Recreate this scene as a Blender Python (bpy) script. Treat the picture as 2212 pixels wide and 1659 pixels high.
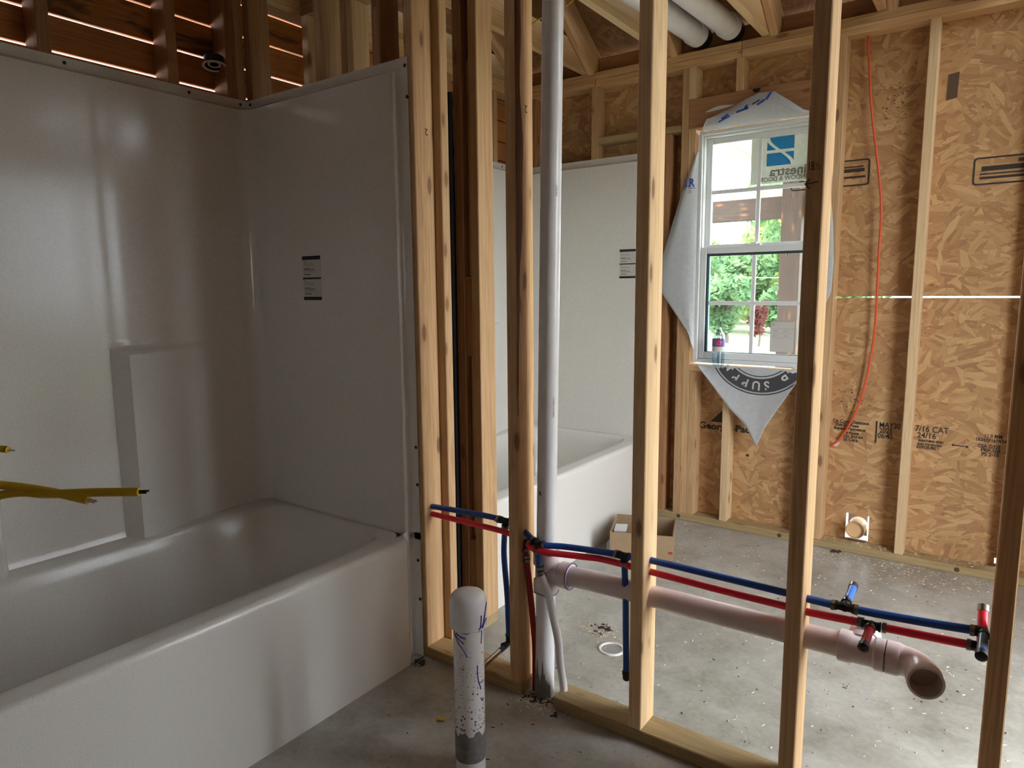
import bpy, bmesh, math, random
from mathutils import Vector, Matrix
rnd = random.Random(7)
scene = bpy.context.scene
for o in list(bpy.data.objects): bpy.data.objects.remove(o)
C = scene.collection
PI = math.pi

# ------------------------------------------------------------------ camera
cam_d = bpy.data.cameras.new('camera'); cam = bpy.data.objects.new('camera', cam_d); C.objects.link(cam)
cam_d.sensor_fit = 'HORIZONTAL'; cam_d.sensor_width = 36; cam_d.lens = 1479.4 / 2212 * 36
cam_d.clip_start = 0.02; cam_d.clip_end = 300
YAW, PITCH, ROLL = -0.6225543, -0.1356037, -0.0087229
fw = Vector((math.sin(YAW)*math.cos(PITCH), math.cos(YAW)*math.cos(PITCH), math.sin(PITCH)))
rt = Vector((math.cos(YAW), -math.sin(YAW), 0)); up = rt.cross(fw)
r2 = math.cos(ROLL)*rt + math.sin(ROLL)*up; u2 = -math.sin(ROLL)*rt + math.cos(ROLL)*up
cam.matrix_world = Matrix(((r2.x, u2.x, -fw.x, 0), (r2.y, u2.y, -fw.y, 0), (r2.z, u2.z, -fw.z, 1.272), (0, 0, 0, 1)))
scene.camera = cam

# ------------------------------------------------------------------ sky and exposure
w = bpy.data.worlds.new('sky'); scene.world = w; w.use_nodes = True
bg = w.node_tree.nodes['Background']
bg.inputs['Color'].default_value = (0.87, 0.935, 1.0, 1); bg.inputs['Strength'].default_value = 6.0
vs = scene.view_settings
vs.view_transform = 'Standard'; vs.look = 'None'; vs.gamma = 1.0; vs.use_curve_mapping = False
vs.exposure = 1.2

# ------------------------------------------------------------------ materials
def s2l(c): return tuple(((v/255+0.055)/1.055)**2.4 if v > 10 else v/255/12.92 for v in c)
def new_mat(name):
    m = bpy.data.materials.new(name); m.use_nodes = True
    nt = m.node_tree; b = nt.nodes['Principled BSDF']
    return m, nt, b
def N(nt, t, **kw):
    n = nt.nodes.new(t)
    for k, v in kw.items(): setattr(n, k, v)
    return n
def ramp(nt, fac, stops):
    r = N(nt, 'ShaderNodeValToRGB')
    e = r.color_ramp.elements
    while len(e) < len(stops): e.new(0.5)
    for i, (p, c) in enumerate(stops): e[i].position = p; e[i].color = (*c, 1)
    nt.links.new(fac, r.inputs[0]); return r.outputs[0]
def mixc(nt, fac, a, b, mode='MIX'):
    n = N(nt, 'ShaderNodeMix', data_type='RGBA', blend_type=mode)
    for sock, v in ((n.inputs[0], fac), (n.inputs[6], a), (n.inputs[7], b)):
        if hasattr(v, 'links'): nt.links.new(v, sock)
        elif isinstance(v, tuple): sock.default_value = (*v, 1)
        else: sock.default_value = v
    return n.outputs[2]
def math_n(nt, op, a, b=None):
    n = N(nt, 'ShaderNodeMath', operation=op)
    for i, v in enumerate((a, b)):
        if v is None: continue
        if hasattr(v, 'links'): nt.links.new(v, n.inputs[i])
        else: n.inputs[i].default_value = v
    return n.outputs[0]
def mapping(nt, vec, sc, loc=None):
    n = N(nt, 'ShaderNodeMapping'); n.inputs['Scale'].default_value = sc
    nt.links.new(vec, n.inputs[0])
    if loc is not None: nt.links.new(loc, n.inputs['Location'])
    return n.outputs[0]
def noise(nt, vec, sc, det=3, dist=0.0, rough=0.55):
    n = N(nt, 'ShaderNodeTexNoise'); n.inputs['Scale'].default_value = sc; n.inputs['Detail'].default_value = det
    n.inputs['Distortion'].default_value = dist; n.inputs['Roughness'].default_value = rough
    nt.links.new(vec, n.inputs['Vector']); return n.outputs[0]
def bump(nt, b, h, st, dist=0.01):
    n = N(nt, 'ShaderNodeBump'); n.inputs['Strength'].default_value = st; n.inputs['Distance'].default_value = dist
    nt.links.new(h, n.inputs['Height']); nt.links.new(n.outputs[0], b.inputs['Normal'])

def mat_wood(name, dark, light, knots=True, var=0.25, rough=0.75, stain=0.0, grain=1.0):
    m, nt, b = new_mat(name)
    tc = N(nt, 'ShaderNodeTexCoord'); oi = N(nt, 'ShaderNodeObjectInfo')
    off = N(nt, 'ShaderNodeCombineXYZ')
    for i in range(3): nt.links.new(math_n(nt, 'MULTIPLY', oi.outputs['Random'], 37.0+11*i), off.inputs[i])
    o = tc.outputs['Object']
    v1 = mapping(nt, o, (26, 26, 0.9), off.outputs[0]); v2 = mapping(nt, o, (150, 150, 3.0), off.outputs[0])
    n1 = noise(nt, v1, 1.0, 3, 1.2); n2 = noise(nt, v2, 1.0, 3, 0.4)
    rg = math_n(nt, 'FRACT', math_n(nt, 'MULTIPLY', n1, 7.0))
    rg = math_n(nt, 'ABSOLUTE', math_n(nt, 'SUBTRACT', rg, 0.5))
    f = math_n(nt, 'ADD', math_n(nt, 'MULTIPLY', rg, 0.5*grain), math_n(nt, 'MULTIPLY', n2, 0.7))
    col = ramp(nt, f, [(0.18, dark), (0.62, light)])
    t = ramp(nt, oi.outputs['Random'], [(0, (1-var, 1-var*1.15, 1-var*1.3)), (0.5, (0.97, 0.97, 0.97)), (1, (1.08, 1.02, 0.95))])
    col = mixc(nt, 1.0, col, t, 'MULTIPLY')
    if knots:
        vo = N(nt, 'ShaderNodeTexVoronoi'); vo.inputs['Scale'].default_value = 1.0
        nt.links.new(mapping(nt, o, (16, 16, 5.5), off.outputs[0]), vo.inputs['Vector'])
        vs_ = N(nt, 'ShaderNodeSeparateColor'); nt.links.new(vo.outputs['Color'], vs_.inputs[0])
        k = math_n(nt, 'MULTIPLY', ramp(nt, vo.outputs['Distance'], [(0.12, (1, 1, 1)), (0.19, (0, 0, 0))]), math_n(nt, 'GREATER_THAN', vs_.outputs[0], 0.45))
        col = mixc(nt, math_n(nt, 'MULTIPLY', k, 0.7), col, s2l((96, 60, 36)))
        k2 = math_n(nt, 'MULTIPLY', ramp(nt, vo.outputs['Distance'], [(0.10, (1, 1, 1)), (0.36, (0, 0, 0))]), math_n(nt, 'GREATER_THAN', vs_.outputs[0], 0.45))
        col = mixc(nt, math_n(nt, 'MULTIPLY', k2, 0.25), col, s2l((150, 98, 58)))
    if stain:
        sn = noise(nt, mapping(nt, o, (9, 9, 2.2), off.outputs[0]), 1.0, 5, 0.5)
        sm = ramp(nt, sn, [(0.60, (0, 0, 0)), (0.66, (1, 1, 1))])
        col = mixc(nt, math_n(nt, 'MULTIPLY', sm, stain), col, s2l((45, 38, 34)))
    nt.links.new(col, b.inputs['Base Color']); b.inputs['Roughness'].default_value = rough
    bump(nt, b, n2, 0.25, 0.002)
    return m

def mat_osb(name, tint=(1, 1, 1)):
    m, nt, b = new_mat(name)
    tc = N(nt, 'ShaderNodeTexCoord')
    o = tc.outputs['Object']
    cols = None; hs = None
    for i, (big, fl_, fw_, spread) in enumerate(((6.0, 7.0, 46.0, 1.0), (8.5, 8.0, 60.0, 1.9), (7.5, 11.0, 42.0, 3.0))):
        ad = N(nt, 'ShaderNodeVectorMath', operation='ADD'); nt.links.new(o, ad.inputs[0]); ad.inputs[1].default_value = (3.71*i, 0.37*i, 1.93*i)
        vo = N(nt, 'ShaderNodeTexVoronoi'); vo.inputs['Scale'].default_value = big; nt.links.new(ad.outputs[0], vo.inputs['Vector'])
        sp = N(nt, 'ShaderNodeSeparateColor'); nt.links.new(vo.outputs['Color'], sp.inputs[0])
        vr = N(nt, 'ShaderNodeVectorRotate', rotation_type='Y_AXIS'); nt.links.new(ad.outputs[0], vr.inputs['Vector'])
        nt.links.new(math_n(nt, 'MULTIPLY', math_n(nt, 'SUBTRACT', sp.outputs[0], 0.5), spread), vr.inputs['Angle'])
        fl2 = N(nt, 'ShaderNodeTexVoronoi'); fl2.inputs['Scale'].default_value = 1.0
        nt.links.new(mapping(nt, vr.outputs[0], (fl_, 2.0, fw_)), fl2.inputs['Vector'])
        fs = N(nt, 'ShaderNodeSeparateColor'); nt.links.new(fl2.outputs['Color'], fs.inputs[0])
        st_n = noise(nt, mapping(nt, vr.outputs[0], (14, 10, 260)), 1.0, 3)
        c = ramp(nt, math_n(nt, 'ADD', math_n(nt, 'MULTIPLY', fs.outputs[1], 0.62), math_n(nt, 'MULTIPLY', st_n, 0.55)),
                 [(0.10, s2l((146, 104, 68))), (0.38, s2l((172, 128, 86))), (0.66, s2l((186, 144, 98))), (1.0, s2l((208, 170, 122)))])
        if cols is None: cols = c; hs = fs.outputs[1]
        else:
            pick = math_n(nt, 'GREATER_THAN', fs.outputs[0], 0.55)
            cols = mixc(nt, pick, cols, c)
            mh = N(nt, 'ShaderNodeMix'); nt.links.new(pick, mh.inputs[0]); nt.links.new(hs, mh.inputs[2]); nt.links.new(fs.outputs[1], mh.inputs[3]); hs = mh.outputs[0]
    dk = noise(nt, mapping(nt, o, (26, 22, 75)), 1.0, 2, 0.9)
    dkm = ramp(nt, dk, [(0.69, (0, 0, 0)), (0.74, (1, 1, 1))])
    cols = mixc(nt, math_n(nt, 'MULTIPLY', dkm, 0.55), cols, s2l((98, 62, 36)))
    for (cx, cz, rad) in ((-0.47, 2.09, 0.17), (-0.58, 0.72, 0.16), (-2.02, 2.08, 0.15)):     # mildew specks in patches
        dvec = N(nt, 'ShaderNodeVectorMath', operation='DISTANCE')
        mm = mapping(nt, o, (1, 0, 1)); nt.links.new(mm, dvec.inputs[0]); dvec.inputs[1].default_value = (cx, 0, cz)
        vo = N(nt, 'ShaderNodeTexVoronoi'); vo.inputs['Scale'].default_value = 95; nt.links.new(mapping(nt, o, (0.7, 0, 1)), vo.inputs['Vector'])
        sp = N(nt, 'ShaderNodeSeparateColor'); nt.links.new(vo.outputs['Color'], sp.inputs[0])
        msk = ramp(nt, math_n(nt, 'DIVIDE', dvec.outputs['Value'], rad), [(0.2, (1, 1, 1)), (1.0, (0, 0, 0))])
        thr = math_n(nt, 'MULTIPLY', math_n(nt, 'MULTIPLY', msk, sp.outputs[0]), 0.42)
        sm = math_n(nt, 'LESS_THAN', vo.outputs['Distance'], thr)
        cols = mixc(nt, math_n(nt, 'MULTIPLY', sm, 0.8), cols, s2l((52, 34, 24)))
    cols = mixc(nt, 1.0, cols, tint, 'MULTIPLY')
    nt.links.new(cols, b.inputs['Base Color']); b.inputs['Roughness'].default_value = 0.7
    bump(nt, b, hs, 0.3, 0.002)
    return m

def mat_plain(name, c, rough=0.5, metal=0.0, spec=0.5, coat=0.0, var=0.0, scale=30.0):
    m, nt, b = new_mat(name)
    if var:
        tc = N(nt, 'ShaderNodeTexCoord'); n = noise(nt, tc.outputs['Object'], scale, 4)
        d = tuple(v*(1-var) for v in c)
        nt.links.new(ramp(nt, n, [(0.3, d), (0.7, c)]), b.inputs['Base Color'])
    else: b.inputs['Base Color'].default_value = (*c, 1)
    b.inputs['Roughness'].default_value = rough; b.inputs['Metallic'].default_value = metal
    b.inputs['Specular IOR Level'].default_value = spec; b.inputs['Coat Weight'].default_value = coat
    b.inputs['Coat Roughness'].default_value = 0.12
    return m

def mat_concrete():
    m, nt, b = new_mat('concrete')
    tc = N(nt, 'ShaderNodeTexCoord'); o = tc.outputs['Object']
    n1 = noise(nt, o, 2.3, 6, 0.4); n2 = noise(nt, o, 55, 4); n3 = noise(nt, o, 9, 5, 0.8)
    f = math_n(nt, 'ADD', math_n(nt, 'MULTIPLY', n1, 0.55), math_n(nt, 'ADD', math_n(nt, 'MULTIPLY', n2, 0.18), math_n(nt, 'MULTIPLY', n3, 0.3)))
    col = ramp(nt, f, [(0.36, s2l((134, 130, 119))), (0.52, s2l((168, 165, 155))), (0.68, s2l((196, 194, 187)))])
    vo = N(nt, 'ShaderNodeTexVoronoi'); vo.inputs['Scale'].default_value = 38; nt.links.new(o, vo.inputs['Vector'])
    sp = N(nt, 'ShaderNodeSeparateColor'); nt.links.new(vo.outputs['Color'], sp.inputs[0])
    dot = math_n(nt, 'LESS_THAN', vo.outputs['Distance'], math_n(nt, 'MULTIPLY', math_n(nt, 'GREATER_THAN', sp.outputs[0], 0.86), 0.16))
    col = mixc(nt, math_n(nt, 'MULTIPLY', dot, 0.5), col, s2l((88, 80, 70)))
    nt.links.new(col, b.inputs['Base Color'])
    nt.links.new(ramp(nt, n1, [(0.3, (0.30,)*3), (0.7, (0.46,)*3)]), b.inputs['Roughness'])
    bump(nt, b, n2, 0.12, 0.002)
    return m

def mat_acrylic():
    m, nt, b = new_mat('white_gelcoat')
    tc = N(nt, 'ShaderNodeTexCoord')
    n = noise(nt, tc.outputs['Object'], 420, 2)
    nt.links.new(ramp(nt, n, [(0.3, s2l((211, 206, 198))), (0.6, s2l((232, 229, 222)))]), b.inputs['Base Color'])
    b.inputs['Roughness'].default_value = 0.16; b.inputs['Specular IOR Level'].default_value = 0.5
    return m

def mat_glass(name, tint=(1, 1, 1), refl=0.06):
    m = bpy.data.materials.new(name); m.use_nodes = True; nt = m.node_tree
    for n in list(nt.nodes):
        if n.type != 'OUTPUT_MATERIAL': nt.nodes.remove(n)
    out = nt.nodes['Material Output']
    t = N(nt, 'ShaderNodeBsdfTransparent'); t.inputs[0].default_value = (*tint, 1)
    g = N(nt, 'ShaderNodeBsdfGlossy'); g.inputs['Roughness'].default_value = 0.02
    mx = N(nt, 'ShaderNodeMixShader'); mx.inputs[0].default_value = refl
    nt.links.new(t.outputs[0], mx.inputs[1]); nt.links.new(g.outputs[0], mx.inputs[2]); nt.links.new(mx.outputs[0], out.inputs[0])
    return m

def mat_sheet(name, c, transl=0.45, transp=0.0):
    m = bpy.data.materials.new(name); m.use_nodes = True; nt = m.node_tree
    for n in list(nt.nodes):
        if n.type != 'OUTPUT_MATERIAL': nt.nodes.remove(n)
    out = nt.nodes['Material Output']
    tc = N(nt, 'ShaderNodeTexCoord'); nz = noise(nt, tc.outputs['Object'], 60, 4)
    col = ramp(nt, nz, [(0.3, tuple(v*0.9 for v in c)), (0.7, c)])
    d = N(nt, 'ShaderNodeBsdfDiffuse'); t = N(nt, 'ShaderNodeBsdfTranslucent')
    nt.links.new(col, d.inputs[0]); nt.links.new(col, t.inputs[0])
    mx = N(nt, 'ShaderNodeMixShader'); mx.inputs[0].default_value = transl
    nt.links.new(d.outputs[0], mx.inputs[1]); nt.links.new(t.outputs[0], mx.inputs[2])
    last = mx.outputs[0]
    if transp:
        tp = N(nt, 'ShaderNodeBsdfTransparent'); m2 = N(nt, 'ShaderNodeMixShader'); m2.inputs[0].default_value = transp
        nt.links.new(last, m2.inputs[1]); nt.links.new(tp.outputs[0], m2.inputs[2]); last = m2.outputs[0]
    nt.links.new(last, out.inputs[0])
    return m

M = {}
M['pine'] = mat_wood('pine_lumber', s2l((182, 140, 96)), s2l((216, 178, 132)))
M['pine_pale'] = mat_wood('pale_pine_lumber', s2l((204, 170, 126)), s2l((230, 200, 158)), var=0.12)
M['pine_brown'] = mat_wood('brown_pine_lumber', s2l((142, 98, 64)), s2l((178, 130, 90)))
M['plank'] = mat_wood('red_brown_plank', s2l((156, 92, 48)), s2l((200, 134, 76)), stain=0.75, var=0.2)
M['treated'] = mat_wood('treated_lumber', s2l((148, 126, 88)), s2l((180, 156, 112)), var=0.1)
M['wane'] = mat_wood('bark_edge', s2l((40, 24, 16)), s2l((110, 66, 36)), knots=False, grain=1.3)
M['dark_wood'] = mat_wood('stained_dark_wood', s2l((32, 20, 14)), s2l((62, 42, 30)), var=0.05)
M['osb'] = mat_osb('oriented_strand_board')
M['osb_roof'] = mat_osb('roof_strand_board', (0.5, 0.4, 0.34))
M['concrete'] = mat_concrete()
M['tub'] = mat_acrylic()
M['pvc'] = mat_plain('white_pvc', s2l((238, 235, 235)), 0.24, var=0.08, scale=14)
M['pvc_pink'] = mat_plain('pinkish_white_pvc', s2l((228, 212, 208)), 0.25, var=0.07, scale=20)
M['purple'] = mat_plain('purple_primer', s2l((84, 62, 160)), 0.4)
M['grey_smear'] = mat_plain('grey_mortar_smear', s2l((132, 130, 128)), 0.7, var=0.35, scale=60)
M['blue'] = mat_plain('blue_pex', s2l((30, 76, 156)), 0.32)
M['blue_pale'] = mat_plain('light_blue_pex', s2l((70, 120, 205)), 0.3)
M['red'] = mat_plain('red_pex', s2l((255, 48, 72)), 0.32)
M['red_dark'] = mat_plain('dark_red_pex', s2l((150, 24, 30)), 0.35)
M['black'] = mat_plain('black_plastic', s2l((22, 22, 26)), 0.45)
M['steel'] = mat_plain('clamp_steel', s2l((150, 145, 140)), 0.3, 1.0)
M['chrome'] = mat_plain('chrome', s2l((200, 195, 195)), 0.12, 1.0)
M['gap_black'] = mat_plain('black_gap_panel', s2l((14, 14, 15)), 0.85)
M['vinyl'] = mat_plain('white_vinyl', s2l((226, 228, 228)), 0.4)
M['seal'] = mat_plain('dark_spacer', s2l((62, 70, 72)), 0.5)
M['teal'] = mat_plain('teal_spacer', s2l((90, 150, 152)), 0.5)
M['glass'] = mat_glass('window_glass', (0.97, 1.0, 0.98), 0.05)
M['bottle'] = mat_glass('clear_plastic', (0.80, 0.87, 0.92), 0.22)
M['water'] = mat_glass('bottle_water', (0.80, 0.90, 0.97), 0.05)
M['wrap'] = mat_sheet('house_wrap', s2l((226, 228, 230)), 0.4)
M['sticker'] = mat_sheet('clear_sticker', s2l((206, 204, 196)), 0.35, 0.06)
M['label_white'] = mat_plain('label_white', s2l((206, 202, 196)), 0.55)
M['ink'] = mat_plain('black_ink', s2l((30, 28, 28)), 0.6)
M['ink_osb'] = mat_plain('board_stamp_ink', s2l((52, 44, 38)), 0.7)
M['ink_grey'] = mat_plain('grey_ink', s2l((150, 138, 138)), 0.6)
M['ink_badge'] = mat_plain('charcoal_ink', s2l((66, 68, 74)), 0.6)
M['ink_blue'] = mat_plain('blue_ink', s2l((52, 82, 186)), 0.5)
M['cyan'] = mat_sheet('cyan_print', s2l((70, 160, 226)), 0.5, 0.0)
M['orange'] = mat_plain('orange_cable', s2l((222, 88, 50)), 0.45)
M['yellow'] = mat_plain('yellow_cable', s2l((206, 172, 38)), 0.45)
M['card'] = mat_plain('cardboard', s2l((166, 138, 106)), 0.8, var=0.12, scale=25)
M['greyplastic'] = mat_plain('grey_plastic', s2l((158, 166, 176)), 0.4)
M['red_ink'] = mat_plain('red_print', s2l((168, 62, 46)), 0.6)
M['chip'] = mat_plain('wood_shaving', s2l((228, 208, 174)), 0.8, var=0.3, scale=300)
M['dirt'] = mat_plain('dark_debris', s2l((70, 52, 38)), 0.9, var=0.5, scale=200)
M['tan_pvc'] = mat_plain('tan_duct', s2l((206, 168, 124)), 0.5)
M['foil'] = mat_plain('foil_flap', s2l((150, 146, 144)), 0.35, 0.7)
M['grass'] = mat_plain('lawn_grass', s2l((122, 126, 98)), 0.9, var=0.3, scale=3)
M['bark'] = mat_plain('tree_bark', s2l((96, 84, 72)), 0.9, var=0.3, scale=8)
def mat_leaf(name, c1, c2):
    m = bpy.data.materials.new(name); m.use_nodes = True; nt = m.node_tree
    for n in list(nt.nodes):
        if n.type != 'OUTPUT_MATERIAL': nt.nodes.remove(n)
    tc = N(nt, 'ShaderNodeTexCoord'); nz = noise(nt, tc.outputs['Object'], 0.9, 5)
    col = ramp(nt, nz, [(0.35, c1), (0.65, c2)])
    d = N(nt, 'ShaderNodeBsdfDiffuse'); t = N(nt, 'ShaderNodeBsdfTranslucent'); mx = N(nt, 'ShaderNodeMixShader'); mx.inputs[0].default_value = 0.45
    nt.links.new(col, d.inputs[0]); nt.links.new(col, t.inputs[0]); nt.links.new(d.outputs[0], mx.inputs[1]); nt.links.new(t.outputs[0], mx.inputs[2])
    nt.links.new(mx.outputs[0], nt.nodes['Material Output'].inputs[0])
    return m
M['leaf'] = mat_leaf('green_leaves', s2l((76, 108, 76)), s2l((132, 158, 112)))
M['leaf2'] = mat_leaf('yellow_green_leaves', s2l((104, 128, 76)), s2l((166, 180, 120)))
M['leaf_red'] = mat_leaf('red_leaves', s2l((88, 50, 50)), s2l((118, 70, 66)))
M['leaf_yellow'] = mat_leaf('yellow_leaves', s2l((226, 180, 40)), s2l((250, 214, 90)))
M['pole'] = mat_plain('weathered_pole', s2l((190, 186, 180)), 0.8)
M['white_paint'] = mat_plain('white_paint', s2l((236, 236, 230)), 0.6)
M['soffit'] = mat_plain('pale_green_grey_trim', s2l((176, 186, 172)), 0.6)
M['can'] = mat_plain('black_can', s2l((16, 16, 16)), 0.4)
M['ring'] = mat_plain('bright_ring', s2l((240, 240, 234)), 0.25, 0.2)

# ------------------------------------------------------------------ mesh helpers
class MB:
    def __init__(s): s.v = []; s.f = []
    def box(s, x0, x1, y0, y1, z0, z1, b=0.0):
        bm = bmesh.new(); r = bmesh.ops.create_cube(bm, size=1.0)
        for v in bm.verts: v.co = Vector(((x0+x1)/2+v.co.x*(x1-x0), (y0+y1)/2+v.co.y*(y1-y0), (z0+z1)/2+v.co.z*(z1-z0)))
        if b: bmesh.ops.bevel(bm, geom=bm.edges[:], offset=b, segments=1, affect='EDGES')
        return s.bm(bm)
    def bm(s, bm, mat=None):
        n = len(s.v); bm.verts.index_update()
        for v in bm.verts: s.v.append((mat @ v.co) if mat else v.co.copy())
        for f in bm.faces: s.f.append([n+v.index for v in f.verts])
        bm.free(); return s
    def tube(s, pts, r, n=16, caps=True):
        pts = [Vector(p) for p in pts]; m = len(pts); rs = r if isinstance(r, (list, tuple)) else [r]*m
        prev = None; base = len(s.v)
        for i, p in enumerate(pts):
            t = (pts[min(i+1, m-1)]-pts[max(i-1, 0)])
            if t.length < 1e-9: t = pts[-1]-pts[0]
            t.normalize()
            if prev is None:
                a = Vector((0, 0, 1)) if abs(t.z) < 0.9 else Vector((1, 0, 0)); u = t.cross(a).normalized()
            else: u = (prev-t*prev.dot(t)).normalized()
            prev = u; v = t.cross(u)
            for k in range(n):
                a = 2*PI*k/n; s.v.append(p+(u*math.cos(a)+v*math.sin(a))*rs[i])
        for i in range(m-1):
            for k in range(n):
                a = base+i*n+k; b2 = base+i*n+(k+1) % n
                s.f.append([a, b2, b2+n, a+n])
        if caps:
            s.f.append([base+k for k in range(n)][::-1]); s.f.append([base+(m-1)*n+k for k in range(n)])
        return s
    def lathe(s, prof, n=24, origin=(0, 0, 0), axis=(0, 0, 1)):
        ax = Vector(axis).normalized(); q = Vector((0, 0, 1)).rotation_difference(ax); o = Vector(origin); base = len(s.v)
        for (r, z) in prof:
            for k in range(n):
                a = 2*PI*k/n; s.v.append(o+q @ Vector((r*math.cos(a), r*math.sin(a), z)))
        for i in range(len(prof)-1):
            for k in range(n):
                a = base+i*n+k; b2 = base+i*n+(k+1) % n
                s.f.append([a, b2, b2+n, a+n])
        return s
    def grid(s, P):
        base = len(s.v); m = len(P); n = len(P[0])
        for row in P:
            for p in row: s.v.append(Vector(p))
        for i in range(m-1):
            for j in range(n-1):
                a = base+i*n+j; s.f.append([a, a+1, a+n+1, a+n])
        return s
    def prism(s, poly, fn, t0, t1):      # poly 2D, fn(a,b,t)->3D
        n = len(poly); base = len(s.v)
        for t in (t0, t1):
            for (a, b2) in poly: s.v.append(Vector(fn(a, b2, t)))
        s.f.append([base+i for i in range(n)]); s.f.append([base+n+i for i in range(n)][::-1])
        for i in range(n):
            j = (i+1) % n; s.f.append([base+i, base+j, base+n+j, base+n+i])
        return s
    def build(s, name, mat, parent=None, smooth=False, angle=0.7, origin=None):
        o0 = Vector(origin) if origin is not None else (Vector(parent['_org']) if parent is not None and '_org' in parent else Vector((0, 0, 0)))
        me = bpy.data.meshes.new(name); me.from_pydata([v-o0 for v in s.v], [], s.f); me.update()
        bm = bmesh.new(); bm.from_mesh(me); bmesh.ops.recalc_face_normals(bm, faces=bm.faces[:]); bm.to_mesh(me); bm.free()
        me.materials.append(M[mat] if isinstance(mat, str) else mat)
        if smooth:
            for p in me.polygons: p.use_smooth = True
            me.set_sharp_from_angle(angle=angle)
        ob = bpy.data.objects.new(name, me); C.objects.link(ob)
        if parent is not None: ob.parent = parent; porg = Vector(parent['_org']) if '_org' in parent else Vector((0, 0, 0)); ob.location = o0-porg
        else: ob.location = o0
        ob['_org'] = tuple(o0)
        return ob

def thing(name, label, cat, loc=(0, 0, 0), group=None):
    o = bpy.data.objects.new(name, None); C.objects.link(o); o.location = loc; o.empty_display_size = 0.05
    o['_org'] = tuple(loc); o['label'] = label; o['category'] = cat
    if group: o['group'] = group
    return o
def tag(o, label, cat, group=None):
    o['label'] = label; o['category'] = cat
    if group: o['group'] = group
    return o
def struct(name, label=None, loc=(0, 0, 0)):
    o = bpy.data.objects.new(name, None); C.objects.link(o); o.location = loc; o['_org'] = tuple(loc); o['kind'] = 'structure'
    if label: o['label'] = label
    return o
_cache = {}
def lumber(name, x0, x1, y0, y1, z0, z1, axis, parent, mat='pine', bev=0.0025, shear=None):
    sx, sy, sz = x1-x0, y1-y0, z1-z0
    dims = {'z': (sx, sy, sz), 'x': (sz, sy, sx), 'y': (sx, sz, sy)}[axis]
    key = (round(dims[0], 4), round(dims[1], 4), round(dims[2], 4), mat)
    me = _cache.get(key)
    if me is None:
        a, b, c = dims; mb = MB().box(-a/2, a/2, -b/2, b/2, -c/2, c/2, bev)
        me = bpy.data.meshes.new(name); me.from_pydata(mb.v, [], mb.f); me.update(); me.materials.append(M[mat]); _cache[key] = me
    ob = bpy.data.objects.new(name, me); C.objects.link(ob)
    org = Vector(parent['_org']) if '_org' in parent else Vector((0, 0, 0))
    ob.parent = parent; ob.location = Vector(((x0+x1)/2, (y0+y1)/2, (z0+z1)/2))-org
    if axis == 'x': ob.rotation_euler = (0, PI/2, 0)
    if axis == 'y': ob.rotation_euler = (-PI/2, 0, 0)
    return ob
def beam(name, p0, p1, a, b, parent, mat):     # lumber between two points in an X = const plane; a across x, b deep
    p0 = Vector(p0); p1 = Vector(p1); d = p1-p0; L = d.length
    key = (round(a, 4), round(b, 4), round(L, 3), mat, 'beam'); me = _cache.get(key)
    if me is None:
        mb = MB().box(-a/2, a/2, -b/2, b/2, -L/2, L/2, 0.0025)
        me = bpy.data.meshes.new(name); me.from_pydata(mb.v, [], mb.f); me.update(); me.materials.append(M[mat]); _cache[key] = me
    ob = bpy.data.objects.new(name, me); C.objects.link(ob); ob.parent = parent
    org = Vector(parent['_org']) if '_org' in parent else Vector((0, 0, 0))
    ob.location = (p0+p1)/2-org
    z = d.normalized(); x = Vector((1, 0, 0)); y = z.cross(x); ob.rotation_euler = Matrix((x, y, z)).transposed().to_euler()
    return ob
def catmull(pts, k=8):
    pts = [Vector(p) for p in pts]; P = [2*pts[0]-pts[1]]+pts+[2*pts[-1]-pts[-2]]; out = []
    for i in range(1, len(P)-2):
        for j in range(k):
            t = j/k; a, b, c, d = P[i-1], P[i], P[i+1], P[i+2]
            out.append(0.5*((2*b)+(c-a)*t+(2*a-5*b+4*c-d)*t*t+(3*b-a-3*c+d)*t**3))
    out.append(pts[-1]); return out
def text(body, size, mat, parent, mtx, name='lettering', sx=1.0, align='LEFT', bold=0.0, ext=0.0003):
    cu = bpy.data.curves.new('t', 'FONT'); cu.body = body; cu.size = size; cu.align_x = align; cu.extrude = ext; cu.offset = bold; cu.resolution_u = 3
    to = bpy.data.objects.new('t', cu); C.objects.link(to)
    me = bpy.data.meshes.new_from_object(to); bpy.data.objects.remove(to); bpy.data.curves.remove(cu)
    me.transform(Matrix.Scale(sx, 4, (1, 0, 0)))
    me.materials.clear(); me.materials.append(M[mat])
    ob = bpy.data.objects.new(name, me); C.objects.link(ob)
    org = Vector(parent['_org']) if '_org' in parent else Vector((0, 0, 0))
    ob.parent = parent; ob.matrix_local = Matrix.Translation(-org) @ mtx
    return ob
def face_cam(x, y, z, rot=0.0, mirror=False):   # text frame on a wall facing -Y
    m = Matrix.Translation((x, y, z)) @ Matrix.Rotation(PI/2, 4, 'X') @ Matrix.Rotation(rot, 4, 'Z')
    if mirror: m = m @ Matrix.Scale(-1, 4, (1, 0, 0))
    return m

RX = 0.86
DOORS = ((-2.3, -2.0, 1.2, 1.8), (1.78, 2.56, 0.0, 2.08))   # openings in the right wall (y0, y1, z0, z1)
YN, YW = 1.652, 3.525          # near faces of partition and window wall
D = 0.0889; W2 = 0.0381
YO = YW+D                      # inner face of the strand board
ZP, ZS, ZT = 0.0381, 2.391, 2.467

# ------------------------------------------------------------------ floor
fl = MB().box(-2.62, RX+0.011, -2.7, YO+0.011, -0.15, 0.0).build('floor', 'concrete'); fl['kind'] = 'structure'; fl['label'] = 'bare grey concrete slab floor'

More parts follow.
